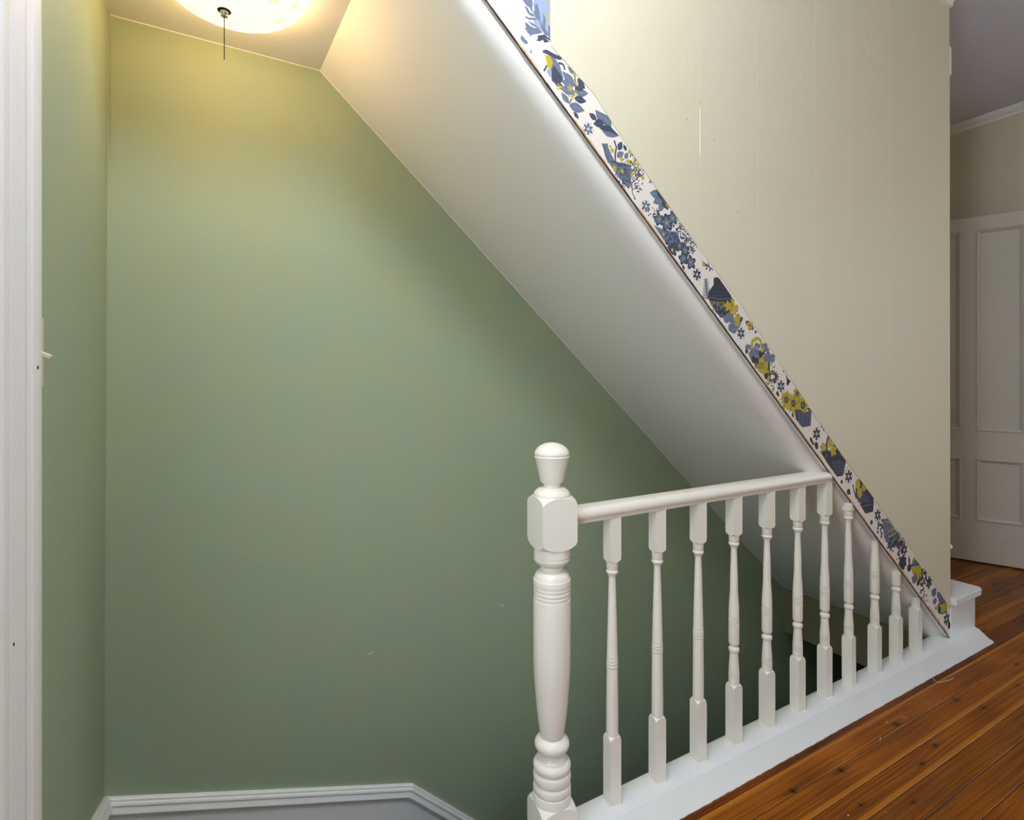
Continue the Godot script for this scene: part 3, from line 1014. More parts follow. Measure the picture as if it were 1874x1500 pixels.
func landing_lamp() -> void:
	var o := root("ceiling_light", Vector3(0.108, 2.3345, -1.69))
	tag(o, "lit glass bowl ceiling light with small yellow flowers and a pull chain", "ceiling light")
	var st := mb()
	lathe(st, [Vector2(0, -0.022), Vector2(0.055, -0.02), Vector2(0.06, -0.012), Vector2(0.06, 0.0)], 32)
	obj("ceiling_plate", st, M.white, o)
	# the bowl, its print laid out by angle and by distance from the centre
	var prof := [Vector2(0.006, -0.0985), Vector2(0.03, -0.098), Vector2(0.06, -0.0955), Vector2(0.09, -0.090), Vector2(0.115, -0.0825), Vector2(0.14, -0.0715), Vector2(0.16, -0.0595), Vector2(0.173, -0.049), Vector2(0.181, -0.0395), Vector2(0.185, -0.031), Vector2(0.1853, -0.027), Vector2(0.182, -0.027), Vector2(0.178, -0.0375), Vector2(0.157, -0.057), Vector2(0.113, -0.0795), Vector2(0.06, -0.0925), Vector2(0.006, -0.0955)]
	st = mb()
	var seg := 72
	for i in prof.size() - 1:
		var a: Vector2 = prof[i]
		var b: Vector2 = prof[i + 1]
		var d := (b - a).normalized()
		var side := Vector2(d.y, -d.x)
		for k in seg:
			var c := []
			for e in [[a, k], [a, k + 1], [b, k + 1], [b, k]]:
				var t: float = TAU * e[1] / seg
				c.append([Vector3(cos(t) * e[0].x, e[0].y, sin(t) * e[0].x), (Vector3(cos(t) * side.x, side.y, sin(t) * side.x)), Vector2(0.5 + cos(t) * e[0].x / 0.4, 0.5 + sin(t) * e[0].x / 0.4)])
			for j in ([0, 1, 2, 0, 2, 3] if (c[1][0] - c[0][0]).cross(c[2][0] - c[0][0]).dot(c[0][1]) < 0.0 else [0, 2, 1, 0, 3, 2]):
				vtx(st, c[j][0], c[j][1], c[j][2])
	var img := Image.create(1024, 1024, false, Image.FORMAT_RGB8)
	img.fill(Color(1.0, 0.965, 0.895))
	# sprigs of six dots round a seventh
	for k in 8:
		var t := TAU * k / 8.0
		for f in [[0.122, -0.10, 0.0105], [0.160, 0.31, 0.008], [0.171, -0.15, 0.007]]:
			flower_print(img, Vector2(cos(t + f[1]), sin(t + f[1])) * f[0], f[2])
	var m := StandardMaterial3D.new()
	m.albedo_texture = ImageTexture.create_from_image(img)
	m.roughness = 0.25
	m.emission_enabled = true
	m.emission = Color(1, 1, 1)
	m.emission_operator = BaseMaterial3D.EMISSION_OP_MULTIPLY
	m.emission_texture = m.albedo_texture
	m.emission_energy_multiplier = SHADE
	obj("glass_bowl", st, m, o)
	var off := Transform3D(Basis.IDENTITY, Vector3(-0.0195, 0.0, -0.006))
	st = mb()
	lathe(st, [Vector2(0, -0.0985), Vector2(0.016, -0.0988), Vector2(0.0172, -0.0998), Vector2(0.016, -0.1008), Vector2(0.008, -0.1014)], 28, off)
	obj("washer", st, M.bronze, o)
	st = mb()
	lathe(st, [Vector2(0.0105, -0.1008), Vector2(0.0105, -0.103), Vector2(0.0085, -0.108), Vector2(0.006, -0.1115), Vector2(0.0085, -0.1125), Vector2(0.0088, -0.114), Vector2(0.006, -0.1155), Vector2(0, -0.116)], 24, off)
	obj("finial_nut", st, M.nickel, o)
	# bead chain
	st = mb()
	for k in 26:
		var y := -0.1175 - k * 0.00445
		lathe(st, [Vector2(0, y + 0.0017), Vector2(0.0012, y + 0.0012), Vector2(0.0017, y), Vector2(0.0012, y - 0.0012), Vector2(0, y - 0.0017)], 8, off)
	tube(st, [off * Vector3(0, -0.115, 0), off * Vector3(0, -0.17, 0), off * Vector3(0, -0.229, 0)], 0.0004, 5)
	tag(obj("pull_chain", st, M.bronze, o), "", "", "", "stuff")
	var l := OmniLight3D.new()
	l.name = "bowl_glow"
	l.light_color = Color(1.0, 0.80, 0.52)
	l.light_energy = WARM
	l.light_size = 0.08
	l.omni_range = 12.0
	l.omni_attenuation = 2.0
	l.shadow_enabled = true
	l.position = Vector3(0, -0.055, 0)
	o.add_child(l)


const SHADE := 0.95


func flower_print(img: Image, c: Vector2, r: float) -> void:
	for k in 7:
		var p := c + (Vector2.ZERO if k == 6 else Vector2(cos(TAU * k / 6.0), sin(TAU * k / 6.0)) * r)
		var at := Vector2(0.5, 0.5) + p / 0.4
		var rad := r * (0.27 if k < 6 else 0.36) / 0.4 * 1024.0
		for y in range(int(at.y * 1024 - rad) - 1, int(at.y * 1024 + rad) + 2):
			for x in range(int(at.x * 1024 - rad) - 1, int(at.x * 1024 + rad) + 2):
				if Vector2(x, y).distance_to(at * 1024.0) < rad:
					img.set_pixel(x, y, Color(0.96, 0.84, 0.40))


func added_hall_lamp() -> void:
	# an unseen opal globe, added above the camera to light the hall
	var o := root("ceiling_light", Vector3(0.40, 3.05, -0.42))
	tag(o, "added unseen opal globe on a short stem that lights the hall", "ceiling light")
	var st := mb()
	lathe(st, [Vector2(0, 0), Vector2(0.06, 0), Vector2(0.06, -0.012), Vector2(0.02, -0.03), Vector2(0.008, -0.035), Vector2(0.008, -0.115), Vector2(0.05, -0.125), Vector2(0.055, -0.155), Vector2(0.0, -0.155)], 32)
	obj("stem", st, M.nickel, o)
	st = mb()
	var prof := []
	for k in 17:
		var a := PI * (0.08 + 0.92 * k / 16.0)
		prof.append(Vector2(sin(a) * 0.11, cos(a) * 0.11 - 0.24))
	lathe(st, prof, 40)
	var m := StandardMaterial3D.new()
	m.albedo_color = Color(0.95, 0.95, 0.95)
	m.emission_enabled = true
	m.emission = Color(1.0, 0.985, 0.97)
	m.emission_energy_multiplier = ADDED_OPAL
	obj("added_opal_shade", st, m, o)
	var l := OmniLight3D.new()
	l.name = "added_opal_glow"
	l.light_color = Color(0.965, 0.985, 1.0)
	l.light_energy = ADDED_HALL
	l.light_size = 0.16
	l.omni_range = 12.0
	l.omni_attenuation = 2.0
	l.shadow_enabled = true
	l.position = Vector3(0, -0.24, 0)
	o.add_child(l)


func wall_switch() -> void:
	var o := root("light_switch", Vector3(-0.2075, 1.2875, -1.137))
	tag(o, "ivory toggle light switch peeking out behind the grooved door casing", "light switch")
	var st := mb()
	box(st, Vector3(-0.004, -0.0565, -0.036), Vector3(0.0065, 0.0565, 0.036), 0.002)
	obj("switch_plate", st, M.ivory, o)
	st = mb()
	box(st, Vector3(0.0, -0.004, -0.0045), Vector3(0.017, 0.004, 0.0045), 0.0012, Transform3D(Basis(Vector3.BACK, -0.42), Vector3(0.005, -0.002, -0.012)))
	obj("toggle", st, M.ivory, o)


# ---------------------------------------------------------------- far end

func far_door() -> void:
	var o := root("door_1", Vector3(4.4385, 0.01, -2.045))
	o.rotation.y = -atan2(0.93, 0.368)
	tag(o, "off-white four-panelled door standing open at the end of the hall", "", "", "structure")
	# along x from the hinge; its front faces the hall
	var w := 0.742
	var d := 0.038
	var tops := [[0.088, 0.318], [0.409, 0.638]]
	var rows := [[0.28, 0.680], [0.876, 2.205]]
	var st := mb()
	for r in [[0.0, 0.088], [0.318, 0.409], [0.638, w]]:
		box(st, Vector3(r[0], 0, 0), Vector3(r[1], 2.298, d), 0.0015)
	for c in tops:
		for r in [[0.0, 0.28], [0.680, 0.876], [2.205, 2.298]]:
			box(st, Vector3(c[0] - 0.001, r[0], 0), Vector3(c[1] + 0.001, r[1], d), 0.0005)
	obj("door_frame", st, M.board, o)
	for c in tops:
		for r in rows:
			st = mb()
			box(st, Vector3(c[0] - 0.005, r[0] - 0.005, 0.012), Vector3(c[1] + 0.005, r[1] + 0.005, 0.026))
			obj("panel", st, M.board, o)
			st = mb()
			# raised moulding mitred round the panel
			var prof := [Vector2(-0.007, 0.036), Vector2(-0.006, 0.043), Vector2(-0.001, 0.0455), Vector2(0.004, 0.044), Vector2(0.0055, 0.038), Vector2(0.009, 0.036), Vector2(0.014, 0.0335), Vector2(0.018, 0.029), Vector2(0.019, 0.024)]
			var rings := []
			for e in [[0, 0], [1, 0], [1, 1], [0, 1], [0, 0]]:
				var ring := []
				for q in prof:
					ring.append(Vector3(c[e[0]] + q.x * (1 - 2 * e[0]), r[e[1]] + q.x * (1 - 2 * e[1]), q.y))
				rings.append(ring)
			loft(st, rings, false, false, Vector3(0, 0, 1), 40.0)
			obj("panel_moulding", st, M.board, o)


func first_step() -> void:
	var o := root("stair_step")
	tag(o, "white bottom step of the upper flight jutting past the cream wall", "step")
	var st := mb()
	var poly := PackedVector2Array([Vector2(3.17, -2.045), Vector2(3.17, -1.345), Vector2(3.1365, -1.345), Vector2(3.1365, -1.2165)])
	for k in 7:
		var a := PI / 2 * (1.0 - k / 6.0)
		poly.append(Vector2(3.401 + 0.024 * cos(a), -1.241 + 0.024 * sin(a)))
	poly.append(Vector2(3.425, -2.045))
	# rounded edge: three stacked outlines
	prism(st, grown(poly, -0.005), Vector3(0, 0.1956, 0), Vector3.RIGHT, Vector3.BACK, Vector3(0, -0.036, 0))
	prism(st, grown(poly, -0.0015), Vector3(0, 0.1935, 0), Vector3.RIGHT, Vector3.BACK, Vector3(0, -0.032, 0))
	prism(st, poly, Vector3(0, 0.1895, 0), Vector3.RIGHT, Vector3.BACK, Vector3(0, -0.024, 0))
	obj("tread", st, M.plate, o)
	st = mb()
	box(st, Vector3(3.1365, 0.0, -1.2475), Vector3(3.392, 0.160, -1.2385), 0.001)
	box(st, Vector3(3.19, 0.0, -2.045), Vector3(3.392, 0.160, -1.2475), 0.001)
	obj("riser", st, M.plate, o)
	# the flight goes on behind the wall
	var s := root("upper_flight")
	tag(s, "white steps of the upper flight climbing behind the cream wall", "", "", "structure")
	for k in range(1, 10):
		st = mb()
		box(st, Vector3(3.19 - 0.227 * k, 0.196 * (k + 1) - 0.03, -2.045), Vector3(3.43 - 0.227 * k, 0.196 * (k + 1), -1.345))
		obj("tread", st, M.plate, s)


func grown(poly: PackedVector2Array, by: float) -> PackedVector2Array:
	var r := Geometry2D.offset_polygon(poly, by)
	return r[0] if r.size() else poly


func lower_flight() -> void:
	var s := root("lower_flight")
	tag(s, "winding lower stairs descending out of sight below the balustrade", "", "", "structure")
	var st := mb()
	box(st, Vector3(-0.2, -0.62, -1.62), Vector3(0.80, -0.20, -1.292), 0.004)
	obj("tread", st, M.tread, s)
	st = mb()
	box(st, Vector3(-0.2, -0.80, -2.03), Vector3(0.62, -0.42, -1.62), 0.004)
	obj("tread", st, M.tread, s)
	for k in 10:
		st = mb()
		box(st, Vector3(0.62 + 0.227 * k, -0.90 - 0.2 * k, -2.03), Vector3(0.86 + 0.227 * k, -0.64 - 0.2 * k, -1.40), 0.004)
		obj("tread", st, M.tread, s)


func debris() -> void:
	var places := ["first", "second", "third", "fourth", "fifth", "sixth", "seventh", "eighth", "ninth", "tenth", "eleventh", "twelfth", "thirteenth", "fourteenth", "fifteenth", "sixteenth", "seventeenth"]
	var spots := [[2.069, -1.023, 3.2], [2.054, -1.017, 3.0], [2.182, -1.059, 3.2], [2.261, -1.043, 2.6], [2.273, -1.038, 2.6], [2.379, -1.072, 2.8], [2.111, -1.079, 2.2], [3.069, -1.094, 3.0], [3.057, -1.091, 2.0], [3.19, -1.031, 2.0], [1.625, -0.889, 3.2], [2.378, -0.858, 3.0], [1.682, -0.934, 1.8], [1.729, -0.839, 1.6], [1.848, -1.024, 1.8], [2.164, -1.032, 1.8], [1.372, -1.086, 1.8]]
	spots.sort_custom(func(a, b): return a[0] < b[0])
	for s in spots:
		var st := mb()
		var r: float = s[2] / 1000.0
		var ring := []
		for k in 6:
			var t := TAU * k / 6.0
			ring.append(Vector3(cos(t) * r * rng.randf_range(0.7, 1.15), 0.0003, sin(t) * r * rng.randf_range(0.5, 0.9)))
		var tip := Vector3(0, r * 0.5, 0)
		for k in 6:
			var a: Vector3 = ring[k]
			var b: Vector3 = ring[(k + 1) % 6]
			tri(st, a, b, tip, (a + b + Vector3.UP * 0.003).normalized())
			tri(st, a, b, Vector3.ZERO, Vector3.DOWN)
		var o := obj("paint_fleck", st, M.dust)
		o.position = Vector3(s[0], 0.0, s[1])
		o.rotation.y = rng.randf_range(0, TAU)
		tag(o, "tiny cream paint fleck on the floorboards, %s along from the newel end" % places.pop_front(), "paint fleck", "paint flecks on the floorboards")
	var st := mb()
	var pts := []
	for p in [[2.665, -1.114], [2.650, -1.106], [2.645, -1.097], [2.644, -1.089], [2.655, -1.083], [2.678, -1.078], [2.707, -1.0735], [2.735, -1.072]]:
		pts.append(Vector3(p[0], 0.0012, p[1]))
	tube(st, pts, 0.0009, 5)
	tag(obj("thread", st, M.dust), "thin curled white thread on the floorboards near the nosing strip", "thread")


# ---------------------------------------------------------------- the print of the wallpaper (millimetres: along the wall, above the stringer line)

var sheet: Image
var sheet_x := 0.0
var sheet_top := 0.0
var sheet_px := 1.0
var prng := RandomNumberGenerator.new()


func paper(x0: float, x1: float, px: float, top: float) -> Image:
	sheet = Image.create(int((x1 - x0) * px), int((top + 0.01) * px), false, Image.FORMAT_RGB8)
	sheet.fill(BG)
	sheet_x = x0 * 1000.0
	sheet_top = top * 1000.0
	sheet_px = px / 1000.0
	prng.seed = 99
	motifs()
	return sheet


# fills a polygon given as x, t pairs
func pg(c: Color, v: Array) -> void:
	var n := v.size() / 2
	var p := PackedVector2Array()
	var lo := 1e9
	var hi := -1e9
	var left := 1e9
	var right := -1e9
	for i in n:
		var q := Vector2((v[i * 2] - sheet_x) * sheet_px, (sheet_top - v[i * 2 + 1]) * sheet_px)
		p.append(q)
		lo = minf(lo, q.y)
		hi = maxf(hi, q.y)
		left = minf(left, q.x)
		right = maxf(right, q.x)
	var w := sheet.get_width()
	var h := sheet.get_height()
	if right < 0 or left > w or hi < 0 or lo > h:
		return
	for y in range(maxi(0, int(floor(lo))), mini(h, int(ceil(hi)) + 1)):
		var cuts := []
		var yy := y + 0.5
		for i in n:
			var a := p[i]
			var b := p[(i + 1) % n]
			if (a.y <= yy) != (b.y <= yy):
				cuts.append(a.x + (yy - a.y) / (b.y - a.y) * (b.x - a.x))
		cuts.sort()
		for i in range(0, cuts.size() - 1, 2):
			var x0 := clampi(int(round(cuts[i])), 0, w)
			var x1 := clampi(int(round(cuts[i + 1])), 0, w)
			if x1 > x0:
				sheet.fill_rect(Rect2i(x0, y, x1 - x0, 1), c)


# upright millimetres back to x, t
func up(pts: Array) -> Array:
	var v := []
	for p in pts:
		v.append(p.x)
		v.append(p.y + SLOPE * p.x)
	return v


func at(x: float, t: float) -> Vector2:
	return Vector2(x, t - SLOPE * x)


func st(c: Color, w: float, v: Array) -> void:
	for i in range(0, v.size() - 2, 2):
		var a := at(v[i], v[i + 1])
		var b := at(v[i + 2], v[i + 3])
		var s := (b - a).normalized().orthogonal() * w * 0.5
		pg(c, up([a - s, a + s, b + s * 0.8, b - s * 0.8]))


func lf(c: Color, vein: Color, fat: float, v: Array) -> void:
	var a := at(v[0], v[1])
	var b := at(v[2], v[3])
	var d := b - a
	var s := d.orthogonal() * fat * 0.5
	pg(c, up([a, a + d * 0.1 + s * 0.55, a + d * 0.26 + s * 1.02, a + d * 0.45 + s * 1.22, a + d * 0.65 + s * 1.0, a + d * 0.83 + s * 0.5, b, a + d * 0.83 - s * 0.5, a + d * 0.65 - s * 1.0, a + d * 0.45 - s * 1.22, a + d * 0.26 - s * 1.02, a + d * 0.1 - s * 0.55]))
	var k := vein.lerp(c, 0.35)
	pg(k, up([a, a + d * 0.5 + s * 0.07, a + d * 0.9, a + d * 0.5 - s * 0.07]))
	for e in [0.3, 0.5, 0.68]:
		for g in [-1.0, 1.0]:
			var m: Vector2 = a + d * e
			var f: Vector2 = a + d * (e + 0.14) + s * 0.62 * g
			pg(k, up([m, m + d * 0.035, f]))


func dt(c: Color, v: Array) -> void:
	var o := at(v[0], v[1])
	var r := []
	for k in 10:
		r.append(o + Vector2(cos(TAU * k / 10.0), sin(TAU * k / 10.0)) * v[2])
	pg(c, up(r))


func fl(c: Color, core: Color, petals: int, v: Array) -> void:
	var o := at(v[0], v[1])
	var r: float = v[2]
	for k in petals:
		var t := TAU * k / petals + 0.5
		var d := Vector2(cos(t), sin(t)) * r
		var s := d.orthogonal() * (0.26 if core == BG else 0.36)
		pg(c, up([o + d * 0.1, o + d * 0.45 + s, o + d * 0.85 + s * 0.7, o + d, o + d * 0.85 - s * 0.7, o + d * 0.45 - s]))
		if core == BG:
			var e := Vector2(cos(t + PI / petals), sin(t + PI / petals)) * r
			var q := at(v[0], v[1]) + e * 0.98
			dt(c, [q.x, q.y + SLOPE * q.x, r * 0.085])
	dt(core, [v[0], v[1], r * (0.14 if core == BG else 0.24)])


func ds(v: Array) -> void:
	var o := at(v[0], v[1])
	for k in 14:
		var t := TAU * k / 14.0 + prng.randf_range(-0.1, 0.1)
		var d: Vector2 = Vector2(cos(t), sin(t)) * v[2] * prng.randf_range(0.85, 1.05)
		var s := d.orthogonal() * 0.17
		pg(MUST if k % 3 else MUST.darkened(0.12), up([o, o + d * 0.6 + s, o + d, o + d * 0.6 - s]))
	dt(DARK, [v[0], v[1], v[2] * 0.3])
	dt(SLATE, [v[0], v[1], v[2] * 0.17])


func sc(c: Color, count: int, v: Array) -> void:
	var o := at(v[0], v[1])
	for k in count * 8 / 5:
		var t := prng.randf_range(0, TAU)
		var q := sqrt(prng.randf())
		var p: Vector2 = o + Vector2(cos(t) * v[2], sin(t) * v[3]) * q
		var t2 := prng.randf_range(0, TAU)
		var d: Vector2 = Vector2(cos(t2), sin(t2)) * v[4] * prng.randf_range(0.6, 1.1)
		var s := d.orthogonal() * 0.3
		pg(c, up([p - d * 0.6, p - d * 0.25 + s * 0.8, p + d * 0.15 + s, p + d * 0.65, p + d * 0.15 - s, p - d * 0.25 - s * 0.8]))


const GLYPHS := {
	"S": ["01111", "10000", "10000", "01110", "00001", "00001", "11110"],
	"P": ["11110", "10001", "10001", "11110", "10000", "10000", "10000"],
	"I": ["01110", "00100", "00100", "00100", "00100", "00100", "01110"],
	"C": ["01111", "10000", "10000", "10000", "10000", "10000", "01111"],
	"E": ["11111", "10000", "10000", "11110", "10000", "10000", "11111"],
	"M": ["10001", "11011", "10101", "10101", "10001", "10001", "10001"],
	"N": ["10001", "11001", "10101", "10101", "10011", "10001", "10001"],
	"T": ["11111", "00100", "00100", "00100", "00100", "00100", "00100"],
}


func tx(c: Color, word: String, v: Array) -> void:
	var o := at(v[0], v[1])
	var cw: float = v[2] / (word.length() * 6.0)
	var ch: float = v[3] / 7.0
	for i in word.length():
		var g: Array = GLYPHS[word[i]]
		for r in 7:
			for k in 5:
				if g[r][k] == "1":
					var p := o + Vector2((i * 6 + k + 0.5) * cw, (6 - r) * ch)
					pg(c, up([p, p + Vector2(cw * 1.05, 0), p + Vector2(cw * 1.05, ch * 1.05), p + Vector2(0, ch * 1.05)]))


func motifs() -> void:
	pg(PALE, [790,191,843.3,256.4,843.3,131.2,836.3,126.8,810.2,115.2,790,106.5])
	pg(SLATE, [738.2,127.4,786.4,186.6,786.4,163.5,788.2,155.8,786.4,140.5,790.9,132.2,784.6,130.6,777.3,132.6,769.3,127.4,755.9,126.3])
	pg(SLATE, [761.2,119.1,771.9,126,779.2,122.5,790.9,131.4,790,124.2,782.8,116.2,771.9,111.5])
	pg(SLATE, [763,94.6,775.5,104.4,791.9,123.3,805.6,136.7,791.9,117.1,775.5,98.3,766.6,92.1])
	pg(SLATE, [771.9,91.7,782.8,100.9,797.3,109.9,812,115.8,806.5,111.6,784.6,94.6])
	pg(SLATE, [763,77.9,771.9,84.1,782.8,89.4,793.7,98.6,804.7,111.7,819.4,117.7,806.5,98.4,787.3,73.3,781.9,62.2,777.3,62.2,770.2,59,769.3,62.5,760.3,57.9,766.6,66.2,765.7,69.7])
	pg(SLATE, [791.9,161,797.3,163,801.9,174,806.5,164.9,811.1,150.3,812,139.1,818.5,134.4,821.3,159.5,817.6,168.2,826.9,166.2,828.3,158.6,826.9,138.2,833.4,135.9,843.8,129.5,848.5,121.7,845.7,116.8,838.1,129,825,118.9,813.9,122.7,810.2,135.3,797.3,130.6,790.9,133.7,795.5,149.2])
	pg(SLATE, [836.3,155.7,843.3,164.1,843.3,131.2,837.2,127.9])
	pg(NAVY, [825,118.9,813.9,104.1,801.9,87.6,804.7,83.9,798.2,70.9,810.2,82.7,819.4,98.3,825,96.3,838.1,114.2,842.8,127.6])
	pg(BG, [823.2,108.9,841,121.4,838.1,117.3])
	st(MUST, 3.7, [837.7,193.3,837.7,158.1])
	st(MUST, 3.7, [828.8,215.2,837.2,215.3,843.3,223.6])
	lf(SLATE, PALE, 0.5, [758.5,20.1,752.3,30.9])
	lf(SLATE, PALE, 0.6, [757.6,22.1,773.7,35])
	dt(NAVY, [760.3,31.3,2.7])
	lf(SLATE, PALE, 0.5, [763.1,22.4,752.4,31])
	lf(SLATE, PALE, 0.6, [761.3,27.9,773.8,34.5])
	lf(SLATE, PALE, 0.5, [782.8,18.2,780.3,25.9])
	pg(NAVY, [819.5,70.4,832.6,87.3,855.2,103,882.1,124.9,880.2,116.3,874.4,108,855.2,90.4,832.6,74.9,819.5,64.2])
	pg(SLATE, [843.9,83.4,859,94.8,874.4,93.8,886,75.5,886,62.8,862.9,28.4,847.6,22,843.9,48.9])
	pg(NAVY, [855.2,71.5,878.2,72.9,886,62.8,862.9,28.4,849.5,24.1,847.6,50.2])
	pg(MUST, [827,66.7,843.9,83.4,852.2,74.3,845.7,51.1,836.3,40.2,830.7,55.5])
	pg(PALE, [830.7,33.7,847.6,50.2,847.6,28.2,836.3,24.6])
	st(NAVY, 5.3, [823.2,18.9,832.6,45.2])
	st(NAVY, 6.2, [870.5,95.6,886,110.4,891.8,101.3])
	lf(SLATE, PALE, 0.42, [925.3,95,882.1,86.9])
	lf(SLATE, PALE, 0.42, [927.3,129.5,899.6,119.9])
	lf(NAVY, SLATE, 0.42, [933.3,126.7,961.6,128.3])
	lf(SLATE, PALE, 0.42, [921.3,88.9,878.2,57.1])
	lf(SLATE, PALE, 0.42, [927.3,81.2,971.8,128.5])
	lf(NAVY, SLATE, 0.42, [923.3,60.6,965.7,98.7])
	lf(SLATE, PALE, 0.42, [925.3,78.9,874.4,32.1])
	lf(SLATE, PALE, 0.42, [905.5,26.1,878.2,25.4])
	lf(SLATE, PALE, 0.42, [905.5,21.3,959.6,65.8])
	lf(NAVY, SLATE, 0.42, [921.3,19.8,939.3,19.9])
	lf(NAVY, SLATE, 0.42, [925.3,88.6,959.6,132.5])
	lf(NAVY, SLATE, 0.42, [855.2,27.5,886,50.1])
	st(NAVY, 4, [925.3,127.2,927.3,84.4,905.5,24.5])
	fl(MUST, BG, 5, [871.3,31.7,10])
	fl(MUST, BG, 5, [908.3,70.7,10.3])
	fl(MUST, BG, 5, [921.3,122.6,7.2])
	fl(MUST, BG, 5, [931.7,108.7,8])
	fl(MUST, BG, 5, [927.7,76.8,8])
	fl(MUST, BG, 5, [915.8,54.6,7.1])
	fl(MUST, BG, 5, [921.3,108.1,3.6])
	fl(MUST, BG, 5, [926.5,57.1,4])
	fl(MUST, BG, 5, [905.5,45.2,4])
	lf(NAVY, SLATE, 0.5, [1000.9,87.3,973.9,75.3])
	lf(SLATE, PALE, 0.5, [1030.4,110.2,996.7,110.7])
	lf(SLATE, PALE, 0.5, [1054.1,123,1019.8,128.3])
	lf(NAVY, SLATE, 0.5, [1028.3,109.5,989.6,61.7])
	pg(NAVY, [1011.4,74.2,1028.3,102.9,1056.2,125.4,1084.6,133.1,1049.7,106.5,1028.3,84.6])
	pg(SLATE, [1017.7,76.2,1028.3,84.6,1049.7,106.5,1084.6,133.1,1060.6,101.7,1039,81.4])
	st(NAVY, 3.5, [1024,104.8,1056.2,125.4])
	fl(SLATE, BG, 6, [971.8,29,18.2])
	pg(SLATE, [1046.3,13.1,1075.6,47.1,1129.2,94.2,1132.6,67,1129.2,47.9,1122.4,17.7,1092.2,11.4,1065.8,11.3])
	pg(SLATE, [1019.1,39.8,1041.5,64.2,1044.7,54,1054.4,46.9,1070.7,39.3,1043.1,9.6,1033.4,16.8,1025.4,33.1])
	st(NAVY, 2.6, [1027,42.3,1036.6,25.2,1049.5,21.6])
	st(NAVY, 2.5, [1043.1,52.2,1054.4,44.4,1069.1,40])
	st(NAVY, 5.9, [1065.8,99.6,1074,88.3,1069.1,60.2,1071.7,39.1])
	st(NAVY, 5.2, [1056,28.5,1088.8,57.5,1129.2,94.2])
	lf(NAVY, SLATE, 0.5, [1080.6,87.9,1095.5,128.2])
	lf(NAVY, SLATE, 0.5, [1112.2,119.6,1100.5,126.1])
	lf(SLATE, PALE, 0.5, [1075.6,62.3,1102.2,104.9])
	lf(SLATE, PALE, 0.5, [1105.5,89.4,1119,121.8])
	sc(NAVY, 46, [1102.2,39.8,28.7,46.5,7.3])
	sc(NAVY, 42, [1146.2,120.3,24.3,32.5,6.9])
	sc(NAVY, 26, [1163.5,120.6,19.2,24,6.3])
	sc(NAVY, 26, [1149.7,72.2,27.8,34.7,7.6])
	sc(NAVY, 14, [1092.2,34.3,23.4,29.2,6])
	st(NAVY, 3.4, [1132.6,51.5,1135.3,20.9,1144.5,13.8])
	st(NAVY, 2.7, [1132.6,46.4,1153.1,83.6,1177.5,119.8])
	st(NAVY, 2.3, [1132.6,25.8,1163.5,73.8])
	dt(NAVY, [1144.9,13.9,3.1])
	pg(SLATE, [1200.4,119.2,1205,135.4,1215,134.6])
	fl(MUST, MUST, 5, [1051.1,66,4.6])
	fl(MUST, MUST, 5, [1058.6,62.8,8.5])
	fl(MUST, MUST, 5, [1092.2,75,7.3])
	fl(MUST, MUST, 5, [1119.7,96.4,8.8])
	fl(MUST, MUST, 5, [1143.5,119.4,8.3])
	fl(MUST, MUST, 5, [1157.3,117.9,6.9])
	fl(MUST, MUST, 5, [1067.4,21.9,9.2])
	fl(MUST, MUST, 5, [1096.2,43.1,8])
	fl(MUST, MUST, 5, [1134.6,74.8,8.9])
	fl(MUST, MUST, 5, [1176.4,108.3,7.7])
	fl(MUST, MUST, 5, [1124.1,129.4,6.8])
	fl(MUST, MUST, 5, [1160.1,133.3,6.2])
	lf(SLATE, PALE, 0.5, [1250.9,133.2,1204,93.2])
	lf(SLATE, PALE, 0.5, [1252.7,125,1218.3,77.3])
	lf(SLATE, PALE, 0.5, [1260,121.9,1241.7,74.2])
	lf(NAVY, SLATE, 0.5, [1256.4,128.8,1232.7,133.9])
	lf(NAVY, SLATE, 0.5, [1254.5,132.2,1282.3,120.7])
	lf(MUST, NAVY, 0.4, [1271.1,129.4,1290.5,135.9])
	fl(SLATE, BG, 6, [1189.8,38,19.1])
	dt(NAVY, [1175.7,14.9,2.8])
	dt(NAVY, [1197.9,32.5,2.9])
	dt(NAVY, [1199.7,21.2,2.8])
	dt(NAVY, [1176.8,35.6,2.8])
	pg(SLATE, [1220,13,1245.4,29.4,1274.8,51.2,1323.8,95.3,1331.4,70.3,1297.3,11.7,1260,9.5,1238.1,11.4])
	sc(NAVY, 46, [1293.5,53.9,36,47.4,9])
	sc(NAVY, 52, [1343,112,23.3,43.9,7])
	sc(NAVY, 48, [1378.1,119.7,27.8,39.8,7.1])
	sc(NAVY, 14, [1227.3,50.8,19.9,24.9,7.2])
	sc(NAVY, 16, [1323.8,122.6,15.3,28.9,6.1])
	sc(NAVY, 16, [1297.3,25.2,22.7,28.4,8.2])
	fl(NAVY, MUST, 5, [1242.5,52.6,22.7])
	fl(NAVY, MUST, 5, [1274.8,74.9,29.2])
	fl(NAVY, MUST, 5, [1300.3,115.4,23.5])
	fl(NAVY, MUST, 5, [1299.1,15.7,22.8])
	fl(NAVY, MUST, 5, [1329.5,57.4,19.3])
	fl(NAVY, MUST, 5, [1354.6,70.9,21.5])
	fl(SLATE, MUST, 5, [1242.5,52.6,14.6])
	fl(SLATE, MUST, 5, [1274.8,74.9,19.4])
	fl(SLATE, MUST, 5, [1300.3,115.4,15.1])
	dt(MUST, [1261.9,27.4,5.2])
	fl(NAVY, MUST, 5, [1354.4,70.6,22.7])
	fl(SLATE, MUST, 5, [1354.4,70.6,13.6])
	fl(NAVY, MUST, 5, [1380.6,57.3,24.7])
	fl(SLATE, MUST, 5, [1380.6,57.3,14.8])
	fl(NAVY, MUST, 5, [1346.6,36,22.6])
